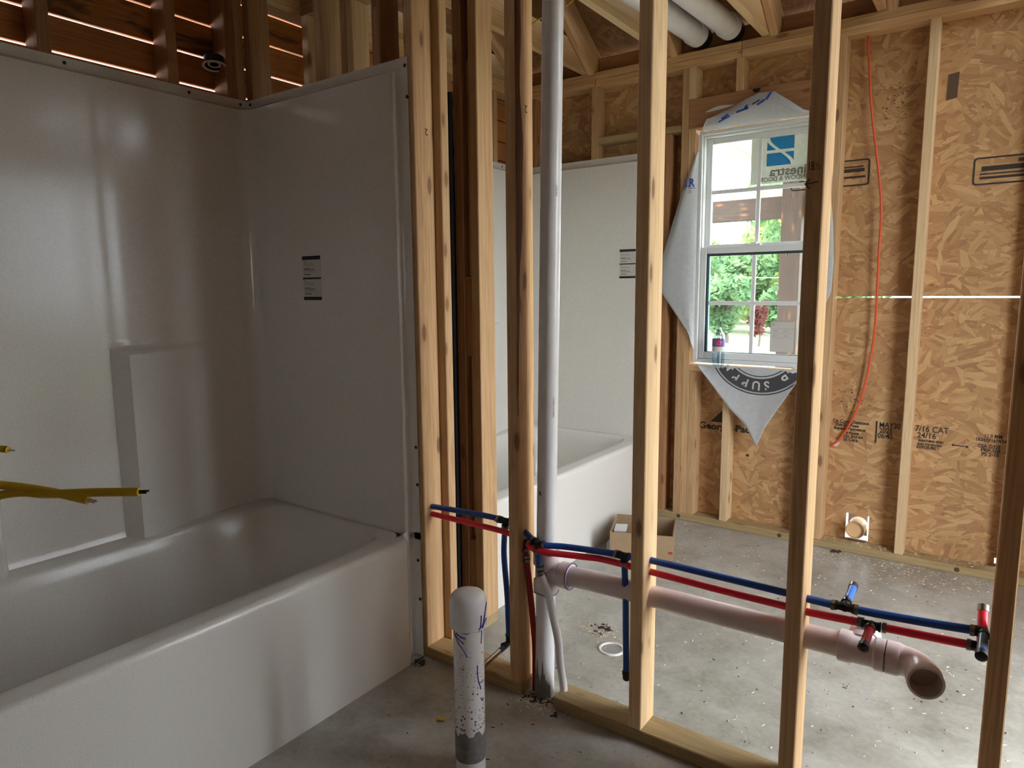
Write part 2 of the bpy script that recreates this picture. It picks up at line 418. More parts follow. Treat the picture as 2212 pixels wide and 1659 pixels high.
# ------------------------------------------------------------------ window wall
wb = struct('wall_back', 'window wall of pine studs and strand board sheathing')
def osb_panel(rects, y0=YO, y1=YO+0.011, parent=wb, name='sheathing_panel', mat='osb'):
    mb = MB()
    for (a, b2, c, d) in rects: mb.box(a, b2, y0, y1, c, d)
    return mb.build(name, mat, parent)
WX0, WX1, WZ0, WZ1 = -1.357, -0.735, 0.837, 2.088
GZ0, GZ1 = 1.2235, 1.2305
osb_panel([(-2.61, WX0, 0.0, GZ0), (WX0, WX1, 0.0, WZ0), (WX1, -0.567, 0.0, GZ0), (-0.567, -0.465, 0.17, 0.51), (-0.645, -0.567, 0, 0.0001),
           (-0.567, -0.465, 0.0, 0.042), (-0.567, -0.465, 0.51, GZ0), (-0.465, 0.04, 0.0, GZ0), (0.04, 0.062, 0.0, 0.05), (0.04, 0.062, 0.075, GZ0), (0.062, 0.35, 0, GZ0)])
osb_panel([(0.3502, RX, 0.0, GZ0)])
osb_panel([(-2.61, -1.945, GZ1, ZT)])
osb_panel([(-1.9448, WX0, GZ1, ZT), (WX0, WX1, WZ1, ZT), (WX1, 0.05, GZ1, ZT)])
osb_panel([(0.0502, RX, GZ1, ZT)])
def wstud(x0, z0=ZP, z1=ZS, mat='pine', wid=W2): return lumber('stud', x0, x0+wid, YW, YO-0.0004, z0, z1, 'z', wb, mat)
lumber('bottom_plate', -2.52, RX-D-0.001, YW, YO-0.0004, 0.0, ZP, 'x', wb, 'treated')
lumber('top_plate', -2.52, -1.9425, YW, YO-0.0004, ZS, ZS+W2, 'x', wb, 'pine')
lumber('top_plate', -1.9405, -1.135, YW, YO-0.0004, ZS, ZS+W2, 'x', wb, 'pine')
lumber('top_plate', -1.134, RX-D-0.001, YW, YO-0.0004, ZS, ZS+W2, 'x', wb, 'pine')
lumber('top_plate', -2.52, -1.136, YW, YO-0.0004, ZS+W2+0.0008, ZT, 'x', wb, 'pine')
lumber('top_plate', -1.1345, RX-D-0.001, YW, YO-0.0004, ZS+W2+0.0008, ZT, 'x', wb, 'pine')
for x, mt in ((-2.38, 'pine_brown'), (-1.966, 'pine'), (-1.433, 'pine'), (-0.7, 'pine'), (-0.343, 'pine_pale'), (0.062, 'pine'), (0.43, 'pine'), (RX-0.13, 'pine')): wstud(x, mat=mt)
wstud(-1.527, ZP, 2.079, 'pine_brown')
wstud(-1.3945, ZP, 2.088, 'pine'); wstud(-0.7385, ZP, 2.088, 'pine')
wstud(-1.356, ZP, WZ0, 'pine'); wstud(-0.777, ZP, WZ0, 'pine'); wstud(-1.171, ZP, WZ0, 'pine_pale')
wstud(-1.398, 2.2345, ZS, 'pine_pale'); wstud(-1.159, 2.2345, ZS, 'pine'); wstud(-0.74, 2.2345, ZS, 'pine')
lumber('window_header', -1.3945, -0.7005, YW, YO-0.0004, 2.0885, 2.2335, 'x', wb, 'pine_brown')
lumber('window_sill_plate', -1.356, -0.7385, YW, YO-0.0004, WZ0+0.0005, WZ0+W2-0.004, 'x', wb, 'pine_pale')
lumber('blocking', -1.927, -1.4335, YW+0.005, YO-0.0004, 2.0805, 2.118, 'x', wb, 'treated')
for (x, z) in ((-1.398, 0.022), (-0.857, 0.020), (-0.093, 0.019)):
    MB().lathe([(0.0, 0.0007), (0.0085, 0.0007), (0.011, 0.0)], 14, (x, YW, z), (0, -1, 0)).build('knot', mat_plain('dark_knot', s2l((84, 66, 42)), 0.8), wb)
flat_k = [(-1.075, 2.222), (-1.055, 2.212), (-1.04, 2.218), (-1.035, 2.232), (-1.06, 2.2325), (-1.07, 2.2325)]
MB().prism(flat_k, lambda a, b2, t: (a, t, b2), YW-0.0008, YW-0.0002).build('knot', mat_plain('black_knot', s2l((36, 28, 24)), 0.8), wb)
# board stamps
for (b, x, z, sz, sx) in (('Ce Cote Dessous', -0.652, 0.618, 0.024, 0.93), ('Vue De Pose', -0.638, 0.601, 0.021, 0.93), ('Espace Panneaux', -0.644, 0.584, 0.022, 0.93), ('1/8 Pouce', -0.602, 0.565, 0.018, 0.95),
        ('No Borde', -0.600, 0.548, 0.022, 0.95), ('El Cara', -0.597, 0.531, 0.022, 0.95), ('MAY30', -0.448, 0.614, 0.036, 0.82), ('2025', -0.446, 0.588, 0.034, 0.82), ('06:40', -0.452, 0.562, 0.034, 0.85),
        ('7/16 CAT', -0.300, 0.613, 0.038, 0.86), ('24/16', -0.290, 0.583, 0.036, 0.92), ('SHEATHING SPAN', -0.283, 0.565, 0.015, 0.8), ('SIZED FOR SPACING', -0.287, 0.549, 0.014, 0.75), ('EXPOSURE 1', -0.289, 0.533, 0.019, 0.85),
        ('11.0 MM', -0.036, 0.614, 0.022, 0.85), ('1R24/2F16/W24', -0.066, 0.595, 0.021, 0.8), ('CSA O325', -0.056, 0.567, 0.022, 0.85), ('PRP-108', -0.044, 0.549, 0.022, 0.95), ('PS 2-18', -0.040, 0.531, 0.022, 0.95)):
    text(b, sz, 'ink_osb', wb, face_cam(x, YO-0.0012, z), 'board_stamp', sx, bold=0.0006)
text('Georgia-Pacific', 0.05, 'ink_osb', wb, face_cam(-1.327, YO-0.0012, 0.515), 'board_stamp', 1.12, bold=0.002)
def flat(poly, y, mat, parent, name, t=0.0005):
    return MB().prism(poly, lambda a, b2, tt: (a, tt, b2), y-t, y).build(name, mat, parent)
flat([(-1.262, 0.556), (-1.198, 0.556), (-1.198, 0.625)], YO-0.0008, 'ink_osb', wb, 'board_stamp')
flat([(-0.462, 0.535), (-0.455, 0.535), (-0.455, 0.642), (-0.462, 0.642)], YO-0.0008, 'ink_osb', wb, 'board_stamp')
flat([(-0.155, 0.565), (-0.145, 0.572), (-0.145, 0.567), (-0.098, 0.565), (-0.098, 0.57), (-0.088, 0.5625), (-0.098, 0.555), (-0.098, 0.561), (-0.145, 0.562), (-0.145, 0.558)], YO-0.0008, 'ink_osb', wb, 'board_stamp')
flat([(-0.273, 2.068), (-0.233, 2.075), (-0.23, 2.181), (-0.27, 2.174)], YO-0.0008, mat_plain('tar_smear', s2l((88, 68, 52)), 0.8), wb, 'tar_mark')
flat([(-1.07, 0.392), (-1.055, 0.386), (-1.048, 0.395), (-1.058, 0.404)], YO-0.0008, 'ink_osb', wb, 'tar_mark')
def frame_mark(x0, x1, z0, z1, tk, r=0.014):
    def rr(x0, x1, z0, z1, r):
        out = []
        for (cx, cz, a0) in ((x1-r, z1-r, 0), (x0+r, z1-r, 90), (x0+r, z0+r, 180), (x1-r, z0+r, 270)):
            for k in range(5): a = math.radians(a0+k*22.5); out.append((cx+r*math.cos(a), cz+r*math.sin(a)))
        return out
    A = rr(x0, x1, z0, z1, r); B = rr(x0+tk, x1-tk, z0+tk, z1-tk, r*0.6); n = len(A); mb = MB()
    mb.v = [Vector((a, YO-0.0012, b2)) for a, b2 in A+B]; mb.f = [[i, (i+1) % n, n+(i+1) % n, n+i] for i in range(n)]
    mb.build('board_stamp', 'ink_osb', wb)
frame_mark(-0.90, -0.553, 1.742, 1.862, 0.007)
frame_mark(-0.155, 0.27, 1.70, 1.815, 0.007)
for (x0, x1, z, h) in ((-0.86, -0.575, 1.805, 0.016), (-0.86, -0.58, 1.826, 0.006), (-0.86, -0.57, 1.778, 0.009), (-0.125, 0.24, 1.757, 0.02), (-0.13, 0.24, 1.742, 0.006), (-0.13, 0.24, 1.724, 0.01), (0.0, 0.22, 1.785, 0.014)):
    flat([(x0, z), (x1, z), (x1, z+h), (x0, z+h)], YO-0.0008, 'ink_osb', wb, 'board_stamp')

# ------------------------------------------------------------------ partition wall
wm = struct('wall_middle', 'open stud partition carrying the pipes')
lumber('bottom_plate', -2.431, -1.160, YN, YN+D, 0.0, ZP, 'x', wm, 'treated')
lumber('bottom_plate', -1.043, 0.62, YN, YN+D, 0.0, ZP, 'x', wm, 'treated')
lumber('top_plate', -2.431, 0.62, YN, YN+D, ZS, ZS+W2, 'x', wm, 'pine')
lumber('top_plate', -2.431, 0.62, YN, YN+D, ZS+W2+0.0005, ZT, 'x', wm, 'pine')
for x, mt in ((-2.429, 'pine_brown'), (-2.02, 'pine'), (-1.735, 'pine_brown'), (-1.595, 'pine'), (-1.204, 'pine'), (-0.789, 'pine_pale'), (-0.380, 'pine'), (0.0225, 'pine'), (0.43, 'pine')):
    lumber('stud', x, x+W2, YN, YN+D, ZP, ZS, 'z', wm, mt)
lumber('stud', -1.6125, -1.5235, YN+D+0.0005, YN+D+W2, ZP, ZS, 'z', wm, 'pine')
lumber('bottom_plate', -2.431, -1.5235, YN+D+0.0005, YN+D+W2, 0, ZP-0.0002, 'x', wm, 'treated')
# bark edge left on the stud beside the vent pipe
mb = MB(); rows = []
zz = [0.9+i*0.05 for i in range(30)]
for z in zz:
    j = 0.006*math.sin(z*9)+0.004*math.sin(z*23)
    wd = max(0.0, min(1.0, (z-0.95)/0.6))
    rows.append([(-1.1662+0.0006, YN+0.0002-0.001, z), (-1.1662+0.0012, YN+0.002+wd*(0.022+j), z), (-1.1662+0.0004, YN+0.004+wd*(0.027+j), z)])
mb.grid(rows).build('bark_edge', 'wane', wm, smooth=True)
# pencil note and stamps
text('18½', 0.027, 'ink', wm, face_cam(-0.377, YN-0.0008, 1.528, 0.05), 'pencil_note', 0.55)
text('2', 0.030, 'ink_osb', wm, Matrix.Translation((-1.5563, 1.715, 1.79)) @ Matrix.Rotation(PI/2, 4, 'Z') @ Matrix.Rotation(PI/2, 4, 'X') @ Matrix.Rotation(PI, 4, 'Z'), 'grade_stamp')
text('2', 0.030, 'ink_osb', wm, Matrix.Translation((-1.1653, 1.712, 1.80)) @ Matrix.Rotation(PI/2, 4, 'Z') @ Matrix.Rotation(PI/2, 4, 'X') @ Matrix.Rotation(PI, 4, 'Z'), 'grade_stamp')
mb = MB()
for (a, b2) in (((-0.381, 1.500), (-0.353, 1.503)), ((-0.381, 1.500), (-0.371, 1.511)), ((-0.381, 1.500), (-0.371, 1.489))):
    mb.tube([(a[0], YN-0.0003, a[1]), (b2[0], YN-0.0003, b2[1])], 0.0011, 6)
mb.build('pencil_note', 'ink', wm)

# ------------------------------------------------------------------ second wall behind the partition (head of the far tub)
w3 = struct('wall_center', 'short stud wall between the two tubs')
Y3, Y3b = 1.925, 2.0139
lumber('bottom_plate', -2.431, -1.519, Y3, Y3b, 0, ZP, 'x', w3, 'treated')
lumber('top_plate', -2.431, -1.519, Y3, Y3b, ZS, ZS+W2, 'x', w3, 'pine')
lumber('top_plate', -2.431, -1.519, Y3, Y3b, ZS+W2+0.0005, ZT, 'x', w3, 'pine')
for x, mt in ((-2.43, 'pine_pale'), (-2.203, 'pine'), (-1.6265, 'pine_brown'), (-1.557, 'pine')): lumber('stud', x, x+W2, Y3, Y3b, ZP, ZS, 'z', w3, mt)
lumber('stud', -2.163, -2.127, Y3, Y3b, ZP, ZS, 'z', w3, 'pine_pale')
for (z0, z1, off, mt) in ((0.05, 0.342, 0.004, 'pine_brown'), (0.345, 1.034, 0.03, 'pine'), (1.036, 1.32, 0.004, 'pine_brown'), (1.324, 2.067, 0.028, 'pine'), (2.071, 2.38, 0.05, 'pine_brown')):
    lumber('spacer_block', -1.588, -1.5573, Y3+off, Y3b, z0, z1, 'z', w3, mt)
pf = MB().box(-2.43, -2.425, 1.795, 1.907, 0.04, 1.97).box(-2.43, -1.63, 1.908, 1.9235, 0.04, 1.96)  # black panels added so the gap between the walls reads dark
o = pf.build('dark_gap_panel', 'gap_black', w3)

# ------------------------------------------------------------------ left wall of spaced planks
wl = struct('wall_left', 'outer wall of horizontal planks with daylight gaps')
gaps = [1.80, 1.925, 2.040, 2.152, 2.272, 2.392]
for i in range(len(gaps)-1):
    for (y0, y1) in ((-2.7, 0.62), (0.622, 3.62)):
        lumber('plank', -2.545, -2.521, y0, y1, gaps[i]+0.0036, gaps[i+1]-0.0036, 'y', wl, 'plank')
for (y0, y1) in ((-2.7, 3.62),):
    lumber('plank', -2.545, -2.521, y0, y1, 2.392+0.0045, 2.62, 'y', wl, 'plank')
MB().box(-2.558, -2.5465, 2.15, 3.62, 1.796, 2.44).build('sheathing_panel', 'osb', wl)  # added outside the planks to block daylight through their gaps here
MB().box(-2.545, -2.534, -2.7, 3.62, 0.0, 1.795).build('sheathing_panel', 'osb', wl)
for y, mt in ((-2.0, 'pine'), (-1.3, 'pine'), (-0.6, 'pine'), (0.1, 'pine'), (0.5, 'pine'), (0.948, 'pine_brown'), (1.350, 'pine_brown'), (1.575, 'pine_brown'), (2.06, 'pine_brown'), (2.42, 'pine'), (2.83, 'pine_brown'), (3.23, 'pine')):
    lumber('stud', -2.5195, -2.4315, y, y+W2, ZP, ZS, 'z', wl, mt)
lumber('stud', -2.5195, -2.4315, 1.6145, 1.6515, ZP, ZS, 'z', wl, 'pine')
for (y0, y1) in ((-2.7, 3.5245),):
    lumber('top_plate', -2.5195, -2.4315, y0, y1, ZS, ZS+W2, 'y', wl, 'pine'); lumber('top_plate', -2.5195, -2.4315, y0, y1, ZS+W2+0.0005, ZT, 'y', wl, 'pine')
    lumber('bottom_plate', -2.5195, -2.4315, y0, y1, 0, ZP, 'y', wl, 'treated')

# ------------------------------------------------------------------ rest of the shell (outside the frame): right and front walls
wr = struct('wall_right', 'strand board wall with a wide open doorway')
mb = MB()
for (ya, yb, za, zb) in ((-2.7, DOORS[0][0], 0, ZT), (DOORS[0][1], DOORS[1][0], 0, ZT), (DOORS[1][1], 3.62, 0, ZT)): mb.box(RX, RX+0.011, ya, yb, za, zb)
for (ya, yb, za, zb) in DOORS:
    mb.box(RX, RX+0.011, ya, yb, zb, ZT)
    if za > 0: mb.box(RX, RX+0.011, ya, yb, 0, za)
mb.build('sheathing_panel', 'osb', wr)
for y in (-2.6, -1.8, -1.0, -0.6, 0.0, 0.4, 0.8, 1.2, DOORS[1][0]-W2-0.002, DOORS[1][1]+0.002): lumber('stud', RX-D, RX-0.0004, y, y+W2, ZP, ZS, 'z', wr, 'pine')
wf = struct('wall_front', 'strand board wall behind the camera')
MB().box(-2.62, RX+0.011, -2.711, -2.7, 0, ZT).build('sheathing_panel', 'osb', wf)

# ------------------------------------------------------------------ ceiling joists, rafters, roof boards
ce = struct('ceiling', 'open joists and rafters under strand board roof')
SL = 0.645
def zr(y): return 2.467+(3.525-y)*SL
jx = [-2.509, -2.03, -1.541, -1.043, -0.549]+[-0.549+0.488*i for i in range(1, 3)]
for i, x in enumerate(jx):
    lumber('ceiling_joist', x, x+W2, -2.69, 3.60, ZT+0.0008, ZT+0.14, 'y', ce, ('pine_pale', 'pine', 'pine_brown')[i % 3] if i != 2 else 'pine_pale')
    o = 0.075
    beam('rafter', (x+W2+0.021, 3.86, zr(3.86)+o), (x+W2+0.021, -2.65, zr(-2.65)+o), W2, 0.14, ce, 'pine')
for k in range(4):
    for j, (xa, xb) in enumerate(((-2.75, -0.3), (-0.298, RX+0.16))):
        ya, yb = 3.92-k*1.66, 3.92-(k+1)*1.66+0.004; h = 0.165
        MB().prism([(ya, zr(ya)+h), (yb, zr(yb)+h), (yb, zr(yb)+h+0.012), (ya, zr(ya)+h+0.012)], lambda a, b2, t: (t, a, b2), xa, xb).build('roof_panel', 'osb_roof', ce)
for xa in (-2.56, RX):
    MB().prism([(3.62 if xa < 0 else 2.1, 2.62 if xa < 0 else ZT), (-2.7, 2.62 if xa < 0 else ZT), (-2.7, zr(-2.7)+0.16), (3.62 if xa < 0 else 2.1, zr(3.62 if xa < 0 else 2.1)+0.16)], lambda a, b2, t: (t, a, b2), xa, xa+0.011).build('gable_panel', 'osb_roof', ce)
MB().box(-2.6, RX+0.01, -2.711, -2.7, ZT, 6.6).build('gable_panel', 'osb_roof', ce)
MB().box(-2.6, RX, YO-0.03, YO+0.011, ZT+0.14, ZT+0.2).build('blocking', 'pine_brown', ce)
for i in range(len(jx)-1):
    lumber('blocking', jx[i]+2*W2+0.006, jx[i+1]-0.002, YO-0.04, YO-0.002, ZT+0.001, ZT+0.085, 'x', ce, 'pine_brown')

# ------------------------------------------------------------------ tub and shower units
def make_tub(name, label, x0, y0, L):
    t = thing(name, label, 'bathtub', (x0, y0, 0))
    Wd = 0.856
    def w_(x, y, z): return (x0+x, y0+y, z)
    RZ = 0.445
    # surround walls: plan profile swept up
    ey = 0.032                       # inset of end walls from flange
    half = [(-0.001, 0.0035), (-0.028, 0.0035), (-0.036, 0.006), (-0.043, 0.016), (-0.048, 0.024), (-0.056, 0.026), (-0.066, 0.0265), (-0.078, 0.030), (-0.10, ey), (-0.25, ey), (-0.45, ey), (-0.62, ey)]
    cr = 0.055
    for k in range(9):
        a = PI/2*k/8; half.append((-0.825+cr-cr*math.sin(a), ey+cr-cr*math.cos(a)))
    ys = [0.16, 0.22, 0.28, 0.34, 0.40, 0.46, 0.52, 0.560, 0.575, 0.590, 0.605]
    prof = half+[(-0.825, y) for y in ys]+[(-0.825, L/2)]
    prof = prof+[(x, L-y) for (x, y) in reversed(prof[:-1])]
    def back_off(y, z):
        d = min(y, L-y)
        o = 0.0
        # recess between corner towers
        s = max(0.0, min(1.0, (d-0.562)/0.03)); s = s*s*(3-2*s)
        o -= 0.003*s
        if z < 1.10:
            k = max(0.0, min(1.0, (1.10-z)/0.028)); k = k*k*(3-2*k)
            q = max(0.0, min(1.0, (d-0.20)/0.36)); q = q*q*(3-2*q)
            o += 0.068*k*q*(1-s)
        return o
    zs = [RZ-0.02, 0.449, 0.453, 0.458, 0.466, 0.48, 0.55, 0.65, 0.75, 0.85, 0.95, 1.03, 1.065, 1.072, 1.079, 1.086, 1.093, 1.10, 1.12, 1.2, 1.4, 1.6, 1.8, 1.93, 1.955, 1.963, 1.968, 1.972, 2.0]
    P = []
    for z in zs:
        row = []
        for i, (x, y) in enumerate(prof):
            xx, yy = x, y
            isback = -0.825-1e-6 <= x <= -0.80 and 0.08 < y < L-0.08
            if isback: xx += back_off(y, z)
            fl = max(0.0, min(1.0, (z-1.955)/0.015))
            if fl:                       # top flange steps back to the framing
                if y < L/2 and x > -0.80: yy = y+(0.0035-y)*fl
                elif y > L/2 and x > -0.80: yy = y+(L-0.0035-y)*fl
                xx = xx+(-0.852-xx)*fl if x <= -0.765 else xx
                if x <= -0.765 and (y < 0.1): yy = y+(0.0035-y)*fl*max(0, min(1, (0.09-y)/0.05))
                if x <= -0.765 and (y > L-0.1): yy = y+(L-0.0035-y)*fl*max(0, min(1, (0.09-(L-y))/0.05))
            cove = max(0.0, min(1.0, (0.47-z)/0.03))
            if cove and x < -0.10: xx += 0.010*cove*cove*(1-max(0, min(1, back_off(y, z)/0.06))) if isback else 0
            row.append(w_(xx, yy, z))
        P.append(row)
    body = MB().grid(P)
    # end flanges below the rim and apron
    for sgn in (0, 1):
        f = lambda y: y if sgn == 0 else L-y
        pts = [(-0.001, 0.0035), (-0.028, 0.0035), (-0.036, 0.006), (-0.043, 0.016), (-0.048, 0.028), (-0.046, 0.040)]
        body.grid([[w_(x, f(y), z) for (x, y) in pts] for z in (0.0, 0.2, RZ+0.005)])
    # apron
    yy = [0.036, 0.038, 0.044, 0.055, 0.075, 0.12, 0.3, 0.5, 0.7]; yy = yy+[L-v for v in reversed(yy)]
    def inset(y):
        d = min(y, L-y); k = max(0.0, (0.075-d)/0.039); return -0.045*k**2.2
    zz = [0.0, 0.15, 0.3, 0.40, 0.42]; prof_z = [(0.0, z) for z in zz]
    for k in range(1, 9):
        a = PI/2*k/8; prof_z.append((-0.020+0.020*math.cos(a), 0.425+0.020*math.sin(a)))
    prof_z.append((-0.05, RZ))
    body.grid([[w_(px+inset(y)*(1-0.0*pz), y, pz) for y in yy] for (px, pz) in prof_z])
    # deck and basin
    nang = 120; cx, cy = -0.411, L/2
    def ring(ax, by, n, z, dx=0.0):
        out = []
        for k in range(nang):
            a = 2*PI*k/nang; c, s_ = math.cos(a), math.sin(a)
            r = (abs(c)**n+abs(s_)**n)**(-1/n)
            out.append(w_(cx+dx+ax*c*r, cy+by*s_*r, z))
        return out
    R = []
    def rect(z):
        out = []
        for k in range(nang):
            a = 2*PI*k/nang; c, s_ = math.cos(a), math.sin(a); r = 1/max(abs(c), abs(s_))
            x = cx+(c*r)*(0.361 if c > 0 else 0.417); y = cy+s_*r*(L/2-0.034); out.append(w_(x, y, z))
        return out
    R.append(rect(RZ))
    spec = [(0.334, L/2-0.050, 9.0, RZ), (0.331, L/2-0.053, 8.6, RZ-0.0015), (0.326, L/2-0.058, 8.0, RZ-0.007), (0.321, L/2-0.064, 7.4, RZ-0.018), (0.314, L/2-0.078, 6.5, RZ-0.06),
            (0.302, L/2-0.105, 5.4, RZ-0.14), (0.284, L/2-0.145, 4.6, 0.20), (0.280, L/2-0.175, 4.2, 0.135), (0.255, L/2-0.205, 3.8, 0.100), (0.22, L/2-0.25, 3.5, 0.085), (0.10, L/2-0.5, 3, 0.08), (0.005, 0.02, 2.2, 0.078)]
    for (a, b2, n, z) in spec: R.append(ring(a, b2, n, z))
    base = len(body.v)
    for r_ in R: body.v.extend(Vector(p) for p in r_)
    for i in range(len(R)-1):
        for k in range(nang):
            a = base+i*nang+k; b2 = base+i*nang+(k+1) % nang; body.f.append([a, b2, b2+nang, a+nang])
    body.build('tub_body', 'tub', t, smooth=True, angle=0.9)
    # screws on the flange
    for (x, y, z, ax) in [(-0.853, yv, 1.984, 'x') for yv in (0.5, 0.888, 1.29, L-0.03)]+[(-0.83, L-0.0035, 1.984, 'y'), (-0.012, L-0.0035, 1.975, 'y'), (-0.006, L-0.0035, 1.88, 'y'), (-0.008, L-0.0035, 0.62, 'y'), (-0.010, L-0.0035, 0.21, 'y'), (-0.010, L-0.0035, 0.75, 'y'), (-0.015, L-0.0035, 0.35, 'y')]:
        s_ = MB().lathe([(0.0, 0.0026), (0.0034, 0.0024), (0.006, 0.0008), (0.006, -0.001)], 10, w_(x, y, z), (1, 0, 0) if ax == 'x' else (0, -1, 0)); s_.build('screw', 'black', t)
    return t
def tub_sticker(t, x, y, z1, wd, ht):
    st = MB().box(x, x+wd, y-0.0006, y, z1-ht, z1).build('sticker', 'label_white', t)
    def bar(a, b2, c, d, m): MB().box(x+wd*a, x+wd*b2, y-0.0010, y-0.0006, z1-ht*d, z1-ht*c).build('print', m, st)
    bar(0, 1, 0, 0.085, 'ink'); bar(0, 1, 0.485, 0.525, 'ink'); bar(0, 1, 0.925, 1, 'ink')
    for o in (0.10, 0.54):
        for (a, b2, zz, h, m) in ((0.07, 0.17, 0.02, 0.012, 'ink'), (0.07, 0.55, 0.06, 0.008, 'ink_grey'), (0.07, 0.66, 0.085, 0.008, 'ink_grey'), (0.07, 0.60, 0.11, 0.008, 'ink_grey'), (0.07, 0.38, 0.175, 0.013, 'ink'), (0.07, 0.66, 0.205, 0.013, 'ink'), (0.07, 0.62, 0.24, 0.008, 'ink_grey'), (0.07, 0.75, 0.262, 0.008, 'ink_grey'), (0.07, 0.45, 0.31, 0.016, 'ink')):
            bar(a, b2, o+zz, o+zz+h, m)
tub1 = make_tub('bathtub', 'dim white one-piece tub and shower surround in the near alcove', -1.575, 0.128, 1.524)
tub_sticker(tub1, -2.10, 1.6195, 1.402, 0.100, 0.158)
tub2 = make_tub('bathtub', 'brightly lit white tub and shower surround beyond the stud partition', -1.577, 2.0155, 1.5095)
tub_sticker(tub2, -1.763, 3.4925, 1.492, 0.100, 0.158)

# ------------------------------------------------------------------ vent stack and drain
dv = thing('drain_vent_pipe', 'white vertical vent pipe with long pinkish drain arm through the studs', 'pipe', (-1.100, 1.70, 0))
R2 = 0.0302
def vx(z): return -1.1035+0.0160*(z-0.0)
VY = 1.700
MB().tube([(vx(z), VY, z) for z in (0.0, 0.35)], R2, 28).build('lower_pipe', 'pvc', dv, True)
MB().tube([(vx(z), VY, z) for z in (0.47, 1.2, 2.0, 2.9)], R2, 28).build('vent_riser', 'pvc', dv, True)
vc = (vx(0.41), VY)
ft = MB().lathe([(0.030, 0.345), (0.0365, 0.345), (0.0392, 0.35), (0.0392, 0.383), (0.0335, 0.39), (0.0335, 0.43), (0.0392, 0.437), (0.0392, 0.473), (0.0365, 0.478), (0.030, 0.478)], 28, (vc[0], vc[1], 0))
ft.lathe([(0.0325, 0.02), (0.0325, 0.045), (0.0392, 0.052), (0.0392, 0.082), (0.0365, 0.085), (0.030, 0.085)], 28, (vc[0], vc[1]+0.004, 0.412), (1, 0.04, 0.0))
tee = ft.build('tee_fitting', 'pvc_pink', dv, True)
for (z, ph) in ((0.478, 0), (0.348, 0.5)):
    pr = MB().tube([(vc[0]+0.0397*math.cos(a), vc[1]+0.0397*math.sin(a), z+0.004*math.sin(3*a+ph)) for a in [-2.6+i*0.12 for i in range(38)]], 0.0012, 6); pr.build('primer_line', 'purple', tee)
MB().tube([(vc[0]+0.0855+0.0004, vc[1]+0.0074+0.0402*math.cos(a), 0.412+0.0402*math.sin(a)) for a in [i*2*PI/30 for i in range(31)]], 0.0016, 6).build('primer_line', 'purple', tee)
dz = lambda x: 0.412+0.012*(x+1.05)
DY = 1.715
MB().tube([(x, DY-(0.006 if x < -1 else 0), dz(x)) for x in (-1.02, -0.9, -0.6, -0.3, -0.25)], R2, 28).build('drain_arm', 'pvc_pink', dv, True)
def hub(x0, x1, r=0.0378): return MB().lathe([(0.0305, 0), (r-0.001, 0), (r, 0.002), (r, x1-x0-0.003), (r-0.002, x1-x0), (0.0305, x1-x0)], 28, (x0, DY, dz(x0)), (1, 0, 0.012))
fit = MB(); fit.lathe([(0.0305, 0), (0.0352, 0), (0.0378, 0.002), (0.0378, 0.027), (0.034, 0.032), (0.0335, 0.075), (0.0378, 0.08), (0.0378, 0.098), (0.035, 0.1), (0.0305, 0.1)], 28, (-0.268, DY, dz(-0.268)), (1, 0, 0.012))
fit.build('drain_tee', 'pvc_pink', dv, True)
# back outlet of the drain tee
MB().lathe([(0.0315, 0.0), (0.0315, 0.018), (0.0345, 0.02), (0.0345, 0.042), (0.0305, 0.042), (0.0305, 0.01)], 28, (-0.222, DY+0.010, dz(-0.2)+0.008), (0.1, 0.93, 0.36)).build('side_outlet', 'pvc_pink', dv, True)
el = [(-0.166, DY, dz(-0.166))]
for k in range(0, 9):
    a = PI/2*k/8*0.92; el.append((-0.142+0.052*math.sin(a), DY-0.052+0.052*math.cos(a), dz(-0.14)+0.0005*k))
e0 = Vector(el[-1]); d0 = (e0-Vector(el[-2])).normalized()
el2 = el+[tuple(e0+d0*0.012)]
rs = [0.0378, 0.0378]+[0.0335]*(len(el)-2)+[0.0335]
mb = MB().tube(el2, rs, 28, caps=False); pe = Vector(el2[-1])
mb.tube([pe, pe+d0*0.003, pe+d0*0.03, pe+d0*0.032], [0.0335, 0.0368, 0.0368, 0.036], 28, caps=False)
pend = pe+d0*0.032
mb.tube([pend, pend-d0*0.03, pend-d0*0.045], [0.0310, 0.0305, 0.028], 28, caps=False)
mb.tube([pend, pend+d0*0.0001], [0.036, 0.0310], 28, caps=False)
MB_el = mb.build('elbow', 'pvc_pink', dv, True)
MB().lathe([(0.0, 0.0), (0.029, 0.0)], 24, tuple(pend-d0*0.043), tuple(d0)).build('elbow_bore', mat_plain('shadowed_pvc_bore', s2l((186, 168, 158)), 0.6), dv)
# mortar smear at the foot and marks
def wrap_patch(cx, cy, r, a0, a1, z0, z1, seed, top_jag=0.03):
    q = random.Random(seed); P = []
    na, nz_ = 26, 8; tops = [z1-top_jag*q.random()-0.4*top_jag*math.sin(i*0.9+seed) for i in range(na)]
    for j in range(nz_):
        P.append([(cx(z0) + r*math.cos(a0+(a1-a0)*i/(na-1)), cy+r*math.sin(a0+(a1-a0)*i/(na-1)), z0+(tops[i]-z0)*j/(nz_-1)) for i in range(na)])
    return MB().grid(P)
wrap_patch(vx, VY, R2+0.0006, -2.55, -0.35, 0.0, 0.125, 3, 0.06).build('mortar_smear', 'grey_smear', dv, True)
def pipe_text(body, size, ang, z, r, cx, cy, mat, parent, rot=PI/2):
    m = Matrix.Translation((cx+(r+0.0006)*math.cos(ang), cy+(r+0.0006)*math.sin(ang), z)) @ Matrix.Rotation(ang+PI/2, 4, 'Z') @ Matrix.Rotation(PI/2, 4, 'X') @ Matrix.Rotation(rot, 4, 'Z')
    text(body, size, mat, parent, m, 'pipe_print', align='CENTER')
